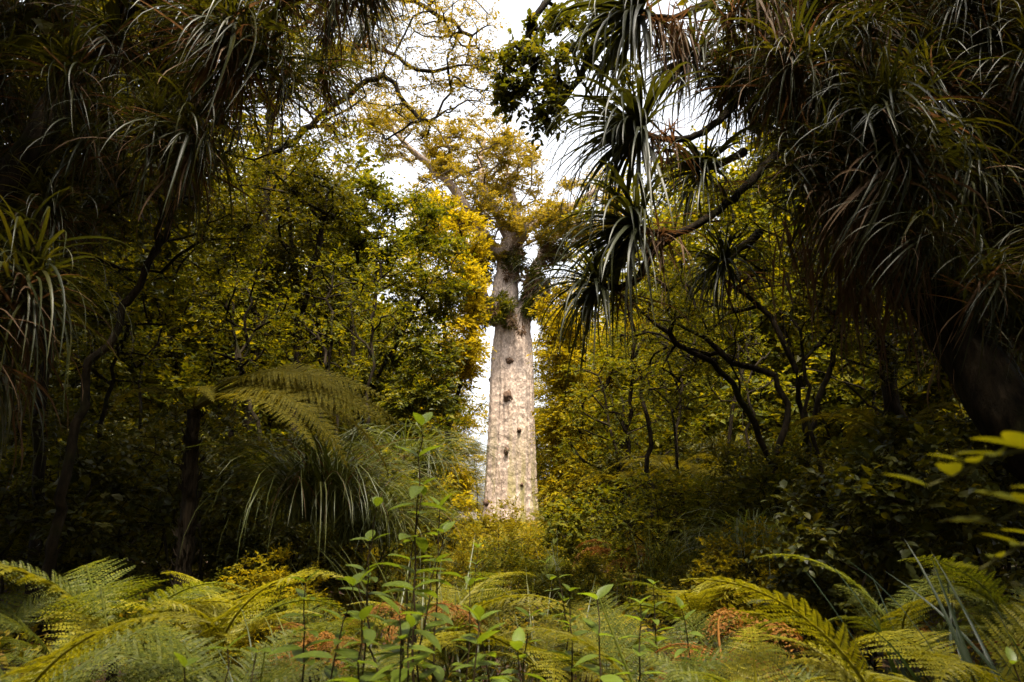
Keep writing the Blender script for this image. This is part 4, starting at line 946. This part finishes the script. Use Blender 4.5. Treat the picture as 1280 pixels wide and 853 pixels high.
for i in range(20):
    o = 560 * (i + rs.uniform()) / 20
    bush(i % 2, 640 - 140 - o, rs.uniform(7.5, 15), rs.uniform(.7, 1.05), f'in shade at the left, {nth(i // 2)} out from the clearing', 'shade bushes at the left')
    bush(i % 2, 640 + 150 + o, rs.uniform(8.5, 15), rs.uniform(.7, 1.05), f'in shade at the right, {nth(i // 2)} out from the clearing', 'shade bushes at the right')
for i in range(26):
    D = rs.uniform(18, 52); o = 540 * (i + rs.uniform()) / 26; sc = rs.uniform(.9, 1.4); o += 1.9 * sc * FPX / D - 30
    bush(2 + i % 2, 640 - 70 - o, D, sc, f'at the forest edge left of the clearing, {nth(i // 2)} outward', 'forest edge bushes left of the clearing')
    bush(2 + i % 2, 640 + 75 + o, D, sc, f'at the forest edge right of the clearing, {nth(i // 2)} outward', 'forest edge bushes right of the clearing')

lowp = sorted((rs.uniform(4.4, 12), rs.uniform(-1, 1)) for _ in range(36)); lc = [0] * 8
for i, (D, u) in enumerate(lowp):
    px = 650 + u * (60 + 1500 / D); kb = (1, 3, 2, 0)[i % 4]; q = kb * 2 + (u > 0); lc[q] += 1
    bush(kb, px, D, rs.uniform(.16, .30), f'kept low in the clearing, {nth(lc[q] - 1)} nearest {("left", "right")[u > 0]} of its middle', 'low bushes in the clearing')
for i, (px, D, sc, kb) in enumerate(((597, 55, .42, 1), (611, 56.3, .30, 3), (624, 55.6, .22, 2), (655, 56, .26, 1), (668, 55.4, .40, 3), (682, 56, .5, 2))):
    bush(kb, px, D, sc, f'hugging the foot of the giant trunk, {nth(i)} from its left', 'small bushes round the foot of the giant trunk')
for i, (px, D) in enumerate(((560, 6.4), (668, 5.2), (700, 7.2), (610, 8.5), (760, 6.0), (655, 10.5), (590, 4.6), (720, 9.5), (530, 7.5), (630, 6.6))):
    tussock(f'small grassy clump in the clearing, {nth(sorted((560, 668, 700, 610, 760, 655, 590, 720, 530, 630)).index(px))} from its left', px, D, 80, .95, .012, M['grass'], 55, 86, (30, 100), 0, .12)
for i, (px, D, H) in enumerate(((575, 4.0, .95), (640, 3.6, .85), (705, 4.2, .9), (730, 3.4, .95), (600, 5.2, 1.0), (680, 5.8, .95), (810, 4.4, .9), (850, 3.6, .8))):
    sapling(f'slim seedling with paired leaves behind the front ferns, {nth(sorted((575, 640, 705, 730, 600, 680, 810, 850)).index(px))} from the left', px, D, H, 8, .13, (rs.normal(0, .06), rs.normal(0, .04)), group='slim seedlings behind the front ferns', start=.4)

# ------------------------------------------------------------------ undergrowth carpet and litter
def carpet():
    mb = MB()
    for n, y0, y1, hw0, hw1, size, hz in ((16000, 2.2, 6, 3, 5, .045, .40), (30000, 5, 14, 5, 7, .055, .50), (26000, 12, 30, 5, 9, .10, .55), (22000, 26, 62, 7, 16, .19, .50)):
        y = rs.uniform(y0, y1, n); x = rs.uniform(-1, 1, n) * (hw0 + (hw1 - hw0) * (y - y0) / (y1 - y0))
        k = ((x - KB[0]) ** 2 + (y - KB[1]) ** 2) > 2.6 ** 2
        x, y = x[k], y[k]; n2 = len(x)
        hump = .5 + .5 * np.sin(x * 1.9 + 1.1 * np.sin(y * 1.3)) * np.sin(y * 1.5 + x * .6)
        z = ground_z(x, y) + hz * (.25 + hump) * rs.uniform(.15, 1, n2) ** .6
        d = rs.normal(size=(n2, 3)); d[:, 2] = d[:, 2] * .4 + .15
        leaves(mb, RHOMB, np.stack([x, y, z], -1), d, np.array((0, 0, 1.0)) + rs.normal(0, .5, (n2, 3)), size * rs.uniform(.6, 1.4, n2), .5)
    n = 9000; a = rs.uniform(0, 6.283, n); q = 2.75 + 3.2 * rs.uniform(0, 1, n) ** 1.3
    x = KB[0] + q * np.cos(a); y = KB[1] + q * np.sin(a); hh = (.45 + .45 * np.sin(a * 9 + 2 * np.sin(a * 4)) * np.sin(q * 2.1)) * np.clip(1.5 - (q - 2.7) / 3, .4, 1.4)
    z = ground_z(x, y) + np.maximum(.1, hh) * .7 * rs.uniform(.1, 1, n); d = rs.normal(size=(n, 3)); d[:, 2] = np.abs(d[:, 2]) * .7
    leaves(mb, RHOMB, np.stack([x, y, z], -1), d, np.array((0, 0, 1.0)) + rs.normal(0, .6, (n, 3)), rs.uniform(.12, .34, n), .4)
    o = link('undergrowth', mb.mesh('undergrowth', M['cover'], False)); tag(o, 'low golden undergrowth carpeting the clearing up to the giant trunk', 'undergrowth', None, 'stuff')
    mb = MB(); n = 16000
    x = rs.uniform(-9, 9, n); y = rs.uniform(1, 14, n); z = ground_z(x, y) + rs.uniform(.01, .06, n)
    leaves(mb, RHOMB, np.stack([x, y, z], -1), rs.normal(size=(n, 3)) * np.array((1, 1, .2)), np.array((0, 0, 1.0)) + rs.normal(0, .3, (n, 3)), rs.uniform(.05, .11, n), .5)
    o = link('leaf_litter', mb.mesh('leaf_litter', M['dead'], False)); tag(o, 'brown leaf litter on the forest floor under the ferns', 'leaf litter', None, 'stuff')
carpet()
